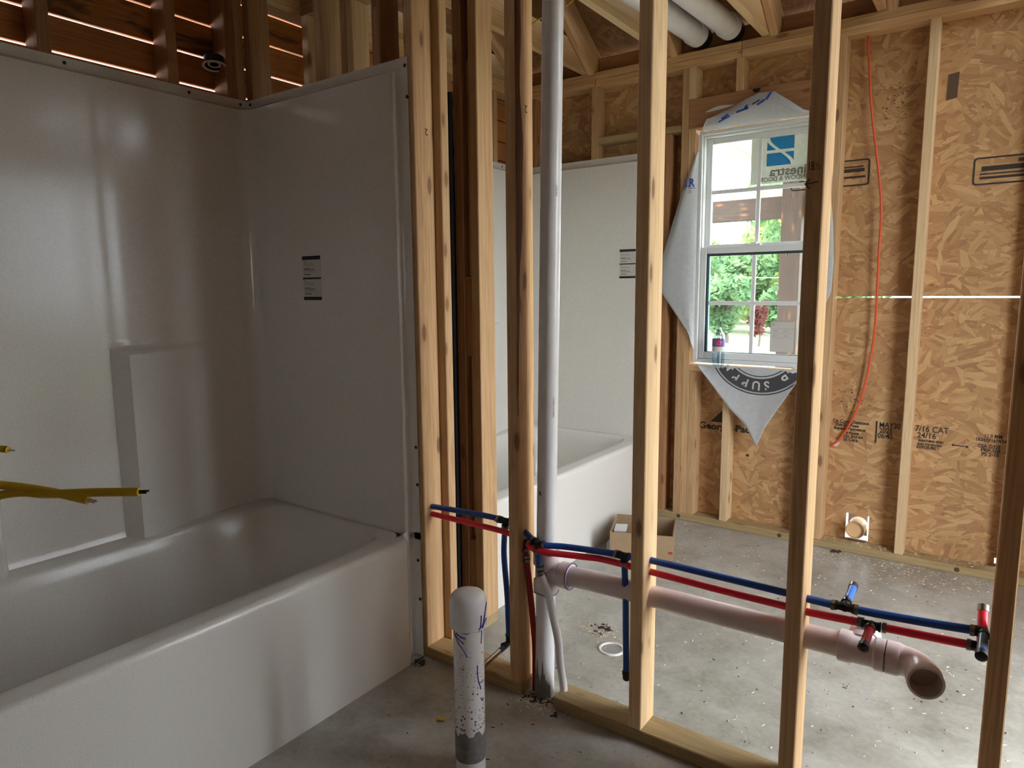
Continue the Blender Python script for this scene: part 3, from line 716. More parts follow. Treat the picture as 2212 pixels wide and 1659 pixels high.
pipe_text('MADE IN AMERICA', 0.007, -0.35, 0.93, R2, vx(0.93), VY, 'ink_grey', dv)
pipe_text('PVC DWV', 0.007, -0.32, 1.55, R2, vx(1.55), VY, 'ink_grey', dv)
pipe_text('x', 0.028, -1.75, 0.66, R2, vx(0.66), VY, 'ink', dv, 0)
pipe_text('2 BWVR', 0.013, -0.95, 0.40, 0.0345, vc[0], VY, 'ink', dv)

# ------------------------------------------------------------------ PEX lines
RP = 0.0095
def clamp(p, d, parent, r=RP+0.0018, mat='steel'):
    d = Vector(d).normalized(); p = Vector(p); q = Vector((0, 0, 1)).rotation_difference(d)
    mb = MB().lathe([(r-0.002, -0.0042), (r+0.0012, -0.0042), (r+0.0012, 0.0042), (r-0.002, 0.0042)], 16, tuple(p), tuple(d))
    e = q @ Vector((0, -1, 0)); s_ = q @ Vector((1, 0, 0))
    b = bmesh.new(); bmesh.ops.create_cube(b, size=1.0); mtx = Matrix.Translation(p+e*(r+0.003)) @ q.to_matrix().to_4x4() @ Matrix.Diagonal((0.006, 0.005, 0.0075, 1))
    mb.bm(b, mtx); return mb.build('crimp_clamp', mat, parent, True)
def pex(pts, mat, parent, r=RP, name='tube', k=8): return MB().tube(catmull(pts, k), r, 14).build(name, mat, parent, True)
def fitting(p, dirs, parent, ln=0.016, r=0.0098):
    mb = MB(); p = Vector(p)
    for d in dirs:
        d = Vector(d).normalized(); mb.tube([p-d*r*0.6, p+d*ln], r, 12)
        mb.lathe([(r, 0), (r+0.002, 0), (r+0.002, 0.004), (r, 0.004)], 12, tuple(p+d*(ln-0.004)), tuple(d))
    return mb.build('tee_fitting' if len(dirs) > 2 else 'elbow_fitting', 'black', parent, True)
cw = thing('cold_water_pipe', 'blue plastic water line with black fittings running through the stud holes', 'pipe', (-1.55, 1.70, 0.54))
pex([(-1.558, 1.690, 0.538), (-1.42, 1.690, 0.545), (-1.306, 1.690, 0.549), (-1.268, 1.695, 0.545)], 'blue', cw)
fitting((-1.252, 1.70, 0.543), [(-1, 0, 0), (1, 0, 0), (0, 0, -1)], cw)
clamp((-1.274, 1.695, 0.545), (1, 0, 0), cw); clamp((-1.254, 1.703, 0.519), (0, 0, 1), cw)
pex([(-1.236, 1.70, 0.541), (-1.215, 1.70, 0.537), (-1.188, 1.70, 0.530), (-1.140, 1.675, 0.521), (-1.112, 1.660, 0.516)], 'blue', cw)
pex([(-1.255, 1.705, 0.525), (-1.271, 1.72, 0.467), (-1.272, 1.72, 0.408), (-1.262, 1.72, 0.292), (-1.2595, 1.72, 0.245), (-1.257, 1.72, 0.165)], 'blue', cw)
fitting((-1.257, 1.72, 0.118), [(0, 0, 1), (0, -1, 0)], cw, 0.03)
MB().tube([(-1.257, 1.72, 0.17), (-1.256, 1.72, 0.14)], RP, 14).build('tube', 'blue', cw, True)
so = MB().tube([(-1.257, 1.705, 0.115), (-1.252, 1.66, 0.115), (-1.243, 1.58, 0.115), (-1.236, 1.52, 0.114), (-1.234, 1.508, 0.113)], [0.0085, 0.0085, 0.0085, 0.0085, 0.004], 16).build('chrome_stub_out', 'chrome', cw, True)
MB().tube([(-1.257, 1.71, 0.115), (-1.252, 1.662, 0.115)], 0.0092, 14).build('tube', 'blue', cw, True)
p1 = (-1.098, 1.655, 0.513)
fitting(p1, [(-0.8, 0.45, 0.15), (1, 0.25, -0.05), (0.05, -0.15, -1)], cw)
clamp((-1.118, 1.663, 0.5165), (0.8, -0.5, -0.15), cw); clamp((-1.079, 1.660, 0.512), (1, 0.25, 0), cw); clamp((-1.0965, 1.651, 0.488), (0, 0.1, 1), cw)
pex([(-1.092, 1.656, 0.512), (-1.07, 1.664, 0.511), (-1.024, 1.69, 0.509), (-0.935, 1.70, 0.514), (-0.851, 1.70, 0.521)], 'blue', cw)
pex([(-1.0975, 1.6525, 0.50), (-1.088, 1.645, 0.465), (-1.082, 1.642, 0.448)], 'blue', cw, k=5)
clamp((-1.081, 1.642, 0.4455), (0.1, 0, -1), cw); clamp((-1.0795, 1.642, 0.432), (0.1, 0, -1), cw)
MB().tube([(-1.0805, 1.642, 0.452), (-1.079, 1.642, 0.425)], 0.0115, 14).build('coupling', 'black', cw, True)
p2 = (-0.832, 1.70, 0.521)
fitting(p2, [(-1, 0, 0), (1, 0, 0.05), (0, 0, -1)], cw); clamp((-0.856, 1.70, 0.521), (1, 0, 0), cw); clamp((-0.830, 1.70, 0.497), (0, 0, 1), cw)
pex([(-0.831, 1.70, 0.50), (-0.826, 1.70, 0.40), (-0.823, 1.70, 0.28), (-0.820, 1.70, 0.17)], 'blue', cw)
MB().tube([(-0.820, 1.70, 0.176), (-0.8195, 1.70, 0.150), (-0.8195, 1.70, 0.146)], [0.0112, 0.0112, 0.008], 14).build('end_cap', 'black', cw, True); clamp((-0.820, 1.70, 0.168), (0, 0, 1), cw, mat='black')
pex([(-0.82, 1.70, 0.522), (-0.77, 1.70, 0.526), (-0.566, 1.70, 0.526), (-0.398, 1.70, 0.525), (-0.351, 1.70, 0.523), (-0.285, 1.70, 0.523)], 'blue', cw)
p3 = (-0.258, 1.702, 0.5235)
fitting(p3, [(-1, 0, 0), (1, 0, 0), (0, 1, 0.18)], cw, 0.02); clamp((-0.283, 1.70, 0.523), (1, 0, 0), cw); clamp((-0.233, 1.70, 0.524), (1, 0, 0), cw)
st = MB().tube([(-0.258, 1.715, 0.526), (-0.2575, 1.80, 0.5355)], RP, 14).build('blue_stub', 'blue_pale', cw, True)
MB().tube([(-0.2575, 1.798, 0.535), (-0.2575, 1.812, 0.537), (-0.2575, 1.818, 0.5375)], [0.0112, 0.0112, 0.006], 14).build('end_cap', 'steel', cw, True)
clamp((-0.258, 1.722, 0.5268), (0, 1, 0.1), cw)
pex([(-0.235, 1.70, 0.524), (-0.18, 1.70, 0.527), (-0.093, 1.70, 0.533), (-0.005, 1.70, 0.541)], 'blue', cw)
p4 = (0.012, 1.70, 0.541)
MB().tube([(-0.004, 1.70, 0.541), (0.012, 1.70, 0.542), (0.012, 1.685, 0.540)], 0.0118, 14).build('elbow_fitting', 'black', cw, True); clamp((-0.008, 1.70, 0.5405), (1, 0, 0), cw)
MB().tube([(0.012, 1.69, 0.541), (0.011, 1.615, 0.532)], 0.0095, 14).build('blue_stub', mat_plain('grey_blue_pex', s2l((84, 112, 150)), 0.3), cw, True)
MB().tube([(0.011, 1.62, 0.532), (0.011, 1.604, 0.530), (0.011, 1.600, 0.5295)], [0.0115, 0.0115, 0.006], 14).build('end_cap', 'black', cw, True)

hw = thing('hot_water_pipe', 'red plastic water line with black fittings just under the blue line', 'pipe', (-1.55, 1.70, 0.51))
pex([(-1.558, 1.690, 0.511), (-1.40, 1.690, 0.511), (-1.252, 1.69, 0.510), (-1.20, 1.69, 0.503), (-1.178, 1.69, 0.497)], 'red', hw)
fitting((-1.165, 1.688, 0.495), [(-1, 0, 0), (1, 0, 0), (0, 0, -1)], hw); clamp((-1.145, 1.688, 0.495), (1, 0, 0), hw)
clamp((-1.1635, 1.688, 0.472), (0, 0, 1), hw); clamp((-1.162, 1.688, 0.449), (0, 0, 1), hw); clamp((-1.161, 1.688, 0.437), (0, 0, 1), hw)
MB().tube([(-1.1625, 1.688, 0.452), (-1.1615, 1.688, 0.432)], 0.0122, 14).build('coupling', 'black', hw, True)
pex([(-1.1645, 1.688, 0.482), (-1.162, 1.688, 0.44), (-1.156, 1.69, 0.388), (-1.148, 1.692, 0.305), (-1.1445, 1.694, 0.26), (-1.139, 1.70, 0.147), (-1.139, 1.70, 0.002)], 'red_dark', hw, 0.0098)
pex([(-1.152, 1.688, 0.495), (-1.135, 1.665, 0.496), (-1.10, 1.651, 0.496), (-1.06, 1.655, 0.494), (-1.02, 1.672, 0.492), (-0.96, 1.69, 0.492), (-0.907, 1.70, 0.494), (-0.829, 1.70, 0.494), (-0.77, 1.70, 0.493), (-0.565, 1.70, 0.490), (-0.396, 1.70, 0.490), (-0.349, 1.70, 0.489), (-0.23, 1.70, 0.495)], 'red', hw)
fitting((-0.200, 1.698, 0.4965), [(-1, 0, 0), (1, 0, 0), (0, -1, 0.0)], hw, 0.02); clamp((-0.225, 1.70, 0.496), (1, 0, 0), hw); clamp((-0.173, 1.70, 0.497), (1, 0, 0), hw)
MB().tube([(-0.200, 1.69, 0.4965), (-0.200, 1.60, 0.4905)], 0.0098, 14).build('red_stub', 'red_dark', hw, True); clamp((-0.200, 1.678, 0.496), (0, 1, 0), hw)
MB().tube([(-0.200, 1.604, 0.491), (-0.200, 1.588, 0.490), (-0.200, 1.583, 0.4897)], [0.0118, 0.0118, 0.006], 14).build('end_cap', 'black', hw, True)
pex([(-0.178, 1.70, 0.497), (-0.10, 1.70, 0.501), (-0.012, 1.70, 0.506)], 'red', hw)
MB().tube([(-0.012, 1.70, 0.506), (0.010, 1.70, 0.507), (0.011, 1.715, 0.509)], 0.0112, 14).build('elbow_fitting', 'black', hw, True); clamp((-0.012, 1.70, 0.506), (1, 0, 0), hw)
MB().tube([(0.010, 1.712, 0.509), (0.008, 1.76, 0.565)], 0.0098, 14).build('red_stub', 'red', hw, True)
MB().tube([(0.008, 1.759, 0.564), (0.008, 1.768, 0.574)], 0.0115, 14).build('end_cap', 'steel', hw, True)
wt = tag(MB().tube(catmull([(-1.079, 1.642, 0.424), (-1.072, 1.648, 0.40), (-1.062, 1.66, 0.36), (-1.050, 1.664, 0.30), (-1.034, 1.668, 0.222), (-1.0285, 1.672, 0.14), (-1.033, 1.70, 0.05), (-1.033, 1.70, 0.001)]), 0.0122, 14).build('white_hose', 'pvc', None, True), 'thin white plastic hose bending down beside the vent pipe foot', 'hose')

# ------------------------------------------------------------------ capped stub pipe in front
cp = thing('capped_pipe', 'white capped stub pipe with purple primer drips and dark speckles', 'pipe', (-1.085, 1.306, 0))
pc, rp = (-1.085, 1.306), 0.0405
MB().tube([(pc[0], pc[1], 0.0), (pc[0], pc[1], 0.43)], rp, 40).build('pipe_body', 'pvc', cp, True)
cap = MB().lathe([(rp, 0.405), (0.0475, 0.405), (0.049, 0.4075), (0.049, 0.470), (0.0478, 0.480), (0.0445, 0.488), (0.038, 0.4945), (0.028, 0.4985), (0.014, 0.5005), (0.0, 0.501)], 40, (pc[0], pc[1], 0)).build('pipe_cap', 'pvc', cp, True)
def drip(parent, pts, r, rr=0.0012, mat='purple', name='primer_drip'):
    P = catmull([(pc[0]+(r+0.0003)*math.cos(a), pc[1]+(r+0.0003)*math.sin(a), z) for a, z in pts], 5)
    MB().tube(P, rr, 6).build(name, mat, parent, True)
F0 = math.atan2(-1.306, 1.085)
drip(cp, [(F0-1.35+0.15*i, 0.404-0.002*math.sin(i)) for i in range(19)], rp, 0.0026)
drip(cp, [(F0-1.2, 0.398), (F0-0.8, 0.385), (F0-0.4, 0.375), (F0-0.3, 0.372)], rp, 0.0016)
drip(cp, [(F0-1.1, 0.392), (F0-0.7, 0.370), (F0-0.4, 0.358), (F0-0.2, 0.345), (F0-0.1, 0.338)], rp, 0.0016)
drip(cp, [(F0-0.9, 0.397), (F0-0.5, 0.390), (F0-0.2, 0.388)], rp, 0.002)
drip(cp, [(F0+1.0, 0.402), (F0+0.95, 0.38), (F0+0.9, 0.365)], rp, 0.0014)
drip(cap, [(F0+0.55, 0.411), (F0+0.85, 0.42), (F0+1.0, 0.44), (F0+1.15, 0.46), (F0+1.3, 0.472)], 0.049, 0.002)
drip(cap, [(F0+0.66, 0.415), (F0+0.72, 0.43), (F0+0.74, 0.447)], 0.049, 0.0018)
drip(cap, [(F0+0.8, 0.412), (F0+1.0, 0.425), (F0+1.2, 0.43)], 0.049, 0.0026)
drip(cp, [(F0+0.55, 0.31), (F0+0.56, 0.285), (F0+0.65, 0.26), (F0+0.75, 0.25), (F0+0.8, 0.24)], rp, 0.0016)
drip(cp, [(F0+0.6, 0.262), (F0+0.85, 0.258), (F0+1.0, 0.262)], rp, 0.0013)
drip(cp, [(F0+0.8, 0.215), (F0+0.95, 0.205), (F0+1.05, 0.212)], rp, 0.0018)
sp = MB(); q = random.Random(5)
for i in range(280):
    a = F0+q.uniform(-1.5, 1.5); z = 0.13+(0.36-0.13)*q.random()**1.7; rad = q.choice((0.0008, 0.001, 0.0013, 0.0016, 0.0028 if z < 0.24 else 0.0013))
    sp.lathe([(rad, 0), (0.0, 0.0004)], 6, (pc[0]+rp*math.cos(a), pc[1]+rp*math.sin(a), z), (math.cos(a), math.sin(a), 0))
so_ = sp.build('dirt_speckles', mat_plain('grey_speck', s2l((78, 74, 72)), 0.8), cp); so_['kind'] = 'stuff'
wrap_patch(lambda z: pc[0], pc[1], rp+0.0006, F0-1.7, F0+1.7, 0.035, 0.122, 9, 0.012).build('mortar_smear', 'grey_smear', cp, True)

# ------------------------------------------------------------------ loose cables at left
def cable(name, label, pts, r, mat, group=None, tip=None):
    t = thing(name, label, 'cable', tuple(pts[0]), group)
    MB().tube(catmull(pts), r, 12).build('cable_sheath', mat, t, True)
    if tip:
        a = Vector(pts[-1]); d = (a-Vector(pts[-2])).normalized()
        for k in range(tip[1]):
            o = Vector((0, 0, (k-0.5)*0.0022)) if tip[1] > 1 else Vector((0, 0, 0))
            MB().tube([a+o-d*0.002, a+o+d*(0.008+0.003*k)], 0.0011, 8).build('wire_end', tip[0], t, True)
    return t
cable('cable', 'longest yellow cable end with dark tip pointing at the tub', [(-1.02, 0.09, 1.02), (-0.90, 0.245, 1.048), (-0.881, 0.2635, 1.0545), (-0.862, 0.28, 1.057), (-0.84, 0.293, 1.0555), (-0.80, 0.323, 1.0565), (-0.757, 0.3525, 1.057)], 0.0048, 'yellow', None, ('black', 2))
cable('cable', 'shorter yellow cable end drooping in front of the tub wall', [(-1.03, 0.08, 1.09), (-0.93, 0.215, 1.075), (-0.881, 0.2645, 1.066), (-0.84, 0.295, 1.058), (-0.80, 0.318, 1.049)], 0.0048, 'yellow', None, ('label_white', 2))
cable('cable', 'tiny yellow cable end just entering the left frame edge', [(-1.02, 0.10, 1.13), (-0.92, 0.22, 1.115), (-0.884, 0.268, 1.1055), (-0.877, 0.274, 1.104)], 0.0038, 'yellow', None, ('label_white', 1))
tag(MB().tube(catmull([(-1.75, 2.4, 2.285), (-1.618, 2.4, 2.318), (-1.569, 2.4, 2.332), (-1.468, 2.4, 2.348), (-1.416, 2.4, 2.366), (-1.33, 2.4, 2.42), (-1.3, 2.4, 2.5)]), 0.0028, 8).build('wire', 'yellow', None, True), 'thin yellow wire strung under the joists behind the vent pipe', 'wire')
oc = [(-0.589, 3.585, 2.62), (-0.588, 3.585, 2.396), (-0.574, 3.58, 2.245), (-0.554, 3.575, 2.062), (-0.508, 3.57, 1.774), (-0.489, 3.57, 1.608), (-0.489, 3.572, 1.442), (-0.486, 3.575, 1.231), (-0.489, 3.58, 1.038), (-0.519, 3.59, 0.795), (-0.561, 3.595, 0.646), (-0.607, 3.60, 0.549), (-0.636, 3.605, 0.514), (-0.648, 3.608, 0.500)]
tag(MB().tube(catmull(oc), 0.0052, 10).build('cable', 'orange', None, True), 'orange cable hanging down the strand board bay right of window', 'cable')
hr = MB().lathe([(0.012, 0), (0.016, 0), (0.016, 0.004), (0.012, 0.004)], 20, (-0.632, YO-0.0005, 0.513), (0, -1, 0)).lathe([(0.0, 0.001), (0.0125, 0.001)], 20, (-0.632, YO-0.0005, 0.513), (0, -1, 0)).build('cable_bushing', mat_plain('pink_white_bushing', s2l((240, 214, 206)), 0.4), wb, True)

# ------------------------------------------------------------------ duct in the square wall hole
du = thing('exhaust_duct', 'round tan duct end in a square hole low in the strand board', 'duct', (-0.515, 3.57, 0.10))
MB().lathe([(0.0405, -0.06), (0.0405, 0.05), (0.0425, 0.052), (0.0425, 0.058), (0.0385, 0.058), (0.0385, -0.05)], 32, (-0.513, 3.60, 0.112), (0, -1, 0)).build('duct_pipe', 'tan_pvc', du, True)
MB().lathe([(0.0, 0), (0.0388, 0)], 32, (-0.513, 3.556, 0.112), (0, -1, 0)).build('duct_lit_disc', mat_plain('lit_duct_tan', s2l((226, 186, 138)), 0.5), du)  # pale tan disc near the mouth stands in for the lit duct interior
MB().box(-0.561, -0.474, 3.640, 3.644, 0.060, 0.168).build('foil_flap', 'foil', du)
MB().box(-0.56, -0.47, 3.60, 3.66, 0.042, 0.05).build('foil_flap', 'foil', du)

# ------------------------------------------------------------------ attic pipes
for i, (xx, lb) in enumerate(((-1.345, 'left white pipe of the pair overhead ending at the top plate'), (-1.182, 'right white pipe of the pair overhead ending at the top plate'))):
    t = thing('overhead_pipe', lb, 'pipe', (xx, 3.5, 2.5), 'white pipes above the window wall')
    zf = lambda y: 2.524+0.045*(y-3.45)
    MB().tube([(xx, y, zf(y)) for y in (0.4, 1.5, 2.5, 3.45)], 0.0525, 32).build('pipe_run', 'pvc', t, True)
    MB().lathe([(0.0525, 0), (0.0575, 0), (0.0585, 0.004), (0.0585, 0.06), (0.05, 0.06)], 32, (xx, 3.42, zf(3.42)), (0, 1, 0.045)).build('coupling', 'pvc', t, True)
    MB().tube([(xx, 3.46, zf(3.46)), (xx, 3.56, zf(3.56))], 0.050, 32).build('pipe_end', 'black', t, True)

# ------------------------------------------------------------------ recessed light can above the near tub
rl = thing('recessed_light', 'small round recessed light housing against the planks above the tub', 'light', (-2.5, 1.56, 2.13))
LC = (-2.462, 1.545, 2.112)
MB().lathe([(0.0, 0.03), (0.036, 0.03), (0.037, 0.0), (0.033, -0.001), (0.033, 0.024), (0.0, 0.024)], 28, LC, (-0.16, 0.10, 1)).build('can_housing', 'can', rl, True)
MB().lathe([(0.0335, -0.002), (0.042, -0.004), (0.0425, -0.001), (0.037, 0.001)], 28, LC, (-0.16, 0.10, 1)).build('trim_ring', 'ring', rl, True)
MB().lathe([(0.016, 0.004), (0.022, 0.002), (0.024, 0.006)], 24, LC, (-0.16, 0.10, 1)).build('lamp_rim', 'ring', rl, True)

# ------------------------------------------------------------------ window
wi = struct('window_1', 'white vinyl single-hung window with grilles'); 
fx0, fx1, fz0, fz1 = -1.3375, -0.752, 0.884, 2.068
FY0, FY1 = YW+0.006, YW+0.092
def frame(x0, x1, z0, z1, wl_, wr_, wb_, wt_, y0, y1, name, mat='vinyl', parent=wi, bev=0.0025):
    mb = MB()
    mb.box(x0, x0+wl_, y0, y1, z0, z1, bev).box(x1-wr_, x1, y0, y1, z0, z1, bev).box(x0+wl_, x1-wr_, y0, y1, z0, z0+wb_, bev).box(x0+wl_, x1-wr_, y0, y1, z1-wt_, z1, bev)
    return mb.build(name, mat, parent)
frame(fx0, fx1, fz0, fz1, 0.018, 0.018, 0.020, 0.020, FY0, FY1, 'window_frame')
frame(fx0+0.018, fx1-0.018, fz0+0.02, fz1-0.02, 0.008, 0.008, 0.006, 0.012, FY0+0.014, FY1, 'window_frame')
us = frame(fx0+0.026, fx1-0.026, 1.470, fz1-0.032, 0.030, 0.030, 0.030, 0.030, YW+0.050, YW+0.074, 'upper_sash')
ls = frame(fx0+0.020, fx1-0.020, 0.905, 1.486, 0.030, 0.030, 0.036, 0.033, YW+0.018, YW+0.046, 'lower_sash')
frame(fx0+0.0495, fx1-0.0495, 0.940, 1.454, 0.010, 0.006, 0.004, 0.014, YW+0.024, YW+0.044, 'glazing_spacer', 'seal', ls, 0)
MB().box(fx0+0.0595, fx0+0.066, YW+0.026, YW+0.042, 0.944, 1.44).build('glazing_spacer', 'teal', ls)
xc = (fx0+fx1)/2
for (sash, y, z0, z1, zm) in ((us, YW+0.061, 1.499, 2.007, 1.766), (ls, YW+0.032, 0.940, 1.454, 1.198)):
    gx0, gx1 = fx0+0.05, fx1-0.05
    MB().box(xc-0.010, xc+0.010, y-0.006, y+0.003, z0, z1, 0.0015).build('grille_bar', 'vinyl', sash)
    MB().box(gx0, gx1, y-0.0058, y+0.0028, zm-0.010, zm+0.010, 0.0015).build('grille_bar', 'vinyl', sash)
    for (a, b2) in ((gx0, xc), (xc, gx1)):
        for (c, d) in ((z0, zm), (zm, z1)):
            MB().box(a, b2, y+0.0035, y+0.0055, c, d).build('pane', 'glass', sash)
MB().box(xc-0.03, xc+0.03, YW+0.012, YW+0.05, 1.486, 1.494, 0.002).box(xc-0.016, xc+0.012, YW+0.016, YW+0.036, 1.494, 1.503, 0.002).build('sash_lock', 'vinyl', ls)
for x in (-1.215, -0.88):
    MB().box(x-0.002, x+0.002, YW+0.016, YW+0.02, 1.425, 1.440).build('vent_stop', 'black', ls)
# stickers on the glass
sy = YW+0.0685
sk = MB().box(-1.090, -0.770, sy, sy+0.0004, 1.787, 2.008).build('window_sticker', 'sticker', us)
def quad_curve(pts): return pts
ly = sy-0.0006
cxl, czl, hw_, hh_ = -0.950, 1.938, 0.064, 0.068
def bandx(z):      # centre of the S band
    t = (z-(czl-hh_))/(2*hh_); return cxl+hw_*(0.95-1.9*(t*t*(3-2*t)))
for (z0, z1) in ((czl-hh_, czl-0.007), (czl+0.007, czl+hh_)):
    for side in (-1, 1):
        n = 12; zs_ = [z0+(z1-z0)*i/n for i in range(n+1)]
        L_ = []
        for z in zs_:
            xb = bandx(z)+side*0.009
            xb = max(cxl-hw_, min(cxl+hw_, xb)); L_.append((xb, z))
        edge = cxl+side*hw_
        MB().grid([[(edge, ly, z) for (_, z) in L_], [(x, ly, z) for (x, z) in L_]]).build('logo_print', 'cyan', sk)
text('Finestra', 0.062, 'ink_grey', sk, face_cam(-0.795, ly, 1.822, 0, True), 'lettering', 1.02, bold=0.0014)
text('WINDOW & DOOR', 0.030, 'ink_grey', sk, face_cam(-0.793, ly, 1.797, 0, True), 'lettering', 0.94, bold=0.0006)
ny = YW+0.0345
nl = MB().box(-0.953, -0.84, ny-0.0004, ny, 0.955, 1.106).build('energy_label', 'label_white', ls)
text('0.29', 0.012, 'ink_grey', nl, face_cam(-0.938, ny-0.001, 1.055), 'lettering'); text('0.27', 0.012, 'ink_grey', nl, face_cam(-0.888, ny-0.001, 1.055), 'lettering')
text('0.51', 0.012, 'ink_grey', nl, face_cam(-0.938, ny-0.001, 1.032), 'lettering'); text('0.3', 0.012, 'ink_grey', nl, face_cam(-0.885, ny-0.001, 1.032), 'lettering')
for z in (1.071, 1.048, 1.026): MB().box(-0.95, -0.845, ny-0.0008, ny-0.0004, z-0.0005, z+0.0005).build('print', 'ink_grey', nl)
MB().lathe([(0.005, 0), (0.0075, 0)], 16, (-0.94, ny-0.001, 1.093), (0, -1, 0)).build('print', 'ink_grey', nl)

# ------------------------------------------------------------------ house wrap flaps
def interp(tab, t):
    for (a, va), (b2, vb) in zip(tab, tab[1:]):
        if a <= t <= b2: return va+(vb-va)*(t-a)/(b2-a)
    return tab[0][1] if t < tab[0][0] else tab[-1][1]
def flap(label, hinge, free, bulge, nu=40, nv=14):
    P = []
    for i in range(nu+1):
        u = i/nu; a = Vector(hinge(u)); b2 = Vector(free(u)); row = []
        for j in range(nv+1):
            v = j/nv; p = a.lerp(b2, v); p.y += bulge(u, v); row.append(p)
        P.append(row)
    o = MB().grid(P).build('house_wrap_flap', 'wrap', None, True, 1.5)
    md = o.modifiers.new('thick', 'SOLIDIFY'); md.thickness = 0.0006
    return tag(o, label, 'house wrap', 'house wrap flaps around the window')
yf = YW-0.004
lt = [(0.957, -1.333), (1.045, -1.363), (1.155, -1.443), (1.251, -1.513), (1.30, -1.526), (1.41, -1.523), (1.6, -1.47), (1.766, -1.42), (1.90, -1.365), (1.966, -1.336)]
flap('white wrap flap folded back along the left window jamb', lambda u: (-1.336, YW+0.004, 0.957+u*1.009), lambda u: (interp(lt, 0.957+u*1.009), yf-0.012, 0.957+u*1.009),
     lambda u, v: -0.03*math.sin(PI*min(1, v*1.0))*math.sin(PI*u)-0.012*math.sin(v*7+u*4)*v*math.sin(PI*u))
bt = [(-1.30, 0.872), (-1.21, 0.765), (-1.122, 0.657), (-1.05, 0.585), (-1.026, 0.554), (-0.983, 0.464), (-0.946, 0.57), (-0.83, 0.765), (-0.765, 0.872)]
flap('pointed white wrap flap with round badge hanging below the window sill', lambda u: (-1.30+u*0.535, YW-0.003, 0.8745), lambda u: (-1.30+u*0.535, YW-0.028, interp(bt, -1.30+u*0.535)),
     lambda u, v: -0.004-0.006*math.sin(u*9)*v, 60, 14)
MB().grid([[(-1.30+0.535*i/20, YW-0.003+0.03*k, 0.8745+0.0015*math.sin(i*1.7+k)) for i in range(21)] for k in range(2)])
tt = [(-1.31, 2.072), (-1.293, 2.117), (-1.25, 2.128), (-1.174, 2.150), (-1.10, 2.183), (-1.035, 2.202), (-0.963, 2.197), (-0.90, 2.150), (-0.827, 2.093), (-0.76, 2.072)]
flap('crumpled translucent wrap flap above the window head', lambda u: (-1.31+u*0.55, YW+0.0, 2.070), lambda u: (-1.31+u*0.55, YW-0.03, interp(tt, -1.31+u*0.55)),
     lambda u, v: -0.045*math.sin(PI*v)*math.sin(PI*u)-0.012*math.sin(u*14+v*5)*v*(1-v)*2, 60, 16)
st_ = [(0.99, -0.7385), (1.149, -0.712), (1.25, -0.670), (1.4, -0.666), (1.55, -0.676), (1.73, -0.698), (1.97, -0.7385)]
flap('narrow white wrap flap along the right window jamb behind a stud', lambda u: (-0.742, YW+0.004, 0.99+u*0.98), lambda u: (interp(st_, 0.99+u*0.98), yf-0.012, 0.99+u*0.98),
     lambda u, v: -0.015*math.sin(PI*v)*math.sin(PI*u))
flaps = [o for o in bpy.data.objects if o.name.startswith('house_wrap_flap')]
def flap_by(word): return [o for o in flaps if word in o['label']][0]
# spur of torn wrap at the top left
sp_ = MB().grid([[(-1.294+0.14*t, YW-0.035-0.01*math.sin(t*4), 2.149-0.012*t+0.028*t*t+k*(0.002+0.016*math.sin(PI*t))) for t in [i/12 for i in range(13)]] for k in (0, 1)])
sp_.build('torn_strip', 'wrap', flap_by('crumpled'), True, 1.5)
# badge on bottom flap (hangs upside down): ring band, rings and letters
bf = flap_by('badge'); bcx, bcz = -0.985, 1.005
def on_bflap(x, z): 
    fz = interp(bt, x); v = max(0, min(1, (0.8745-z)/max(1e-4, 0.8745-fz))); u = (x+1.30)/0.535
    return (YW-0.003)+(YW-0.028-YW+0.003)*v-0.004-0.006*math.sin(u*9)*v-0.0014
def arc_band(r0, r1, mat, dy=0.0):
    P = []
    for k in range(5):
        r = r0+(r1-r0)*k/4; row = []
        for i in range(73):
            a = -PI+PI*i/72; x = bcx+r*math.cos(a); z = bcz+r*math.sin(a); row.append((x, z))
        P.append(row)
    mb = MB(); idx = {}
    def V(x, z):
        k = (round(x, 5), round(z, 5))
        if k not in idx: idx[k] = len(mb.v); mb.v.append(Vector((x, on_bflap(x, z)-dy, z)))
        return idx[k]
    for i in range(4):
        for j in range(72):
            q4 = [P[i][j], P[i][j+1], P[i+1][j+1], P[i+1][j]]
            if all(-1.285 < x < -0.775 and z < 0.872 and z > interp(bt, x)+0.004 for x, z in q4): mb.f.append([V(x, z) for x, z in q4])
    if mb.f: mb.build('badge_print', mat, bf)
arc_band(0.262, 0.268, 'ink_badge'); arc_band(0.186, 0.255, 'ink_badge'); arc_band(0.172, 0.177, 'ink_badge')
for ch, ad in (('L', -139), ('P', -122.5), ('P', -108), ('U', -93.5), ('S', -79.5), ('B', -54), ('&', -40)):
    a = math.radians(ad); r = 0.2
    x, z = bcx+r*math.cos(a), bcz+r*math.sin(a)
    rot = a-PI/2
    xm, zm = bcx+0.22*math.cos(a), bcz+0.22*math.sin(a)
    if zm > 0.868: continue
    text(ch, 0.064, 'label_white', bf, face_cam(x, on_bflap(xm, zm)-0.0012, z, rot), 'lettering', 0.95, 'CENTER', 0.0014)
lf = flap_by('left window')
text('LR', 0.058, 'ink_blue', lf, face_cam(-1.400, YW-0.0262, 1.795, 0.0), 'lettering', 0.85, bold=0.0015)
text('RESI', 0.022, 'ink_grey', lf, face_cam(-1.400, YW-0.0262, 1.764, 0.0), 'lettering')
MB().box(-1.405, -1.34, YW-0.0266, YW-0.0262, 1.786, 1.7885).build('print', 'ink', lf)
tf = flap_by('crumpled')
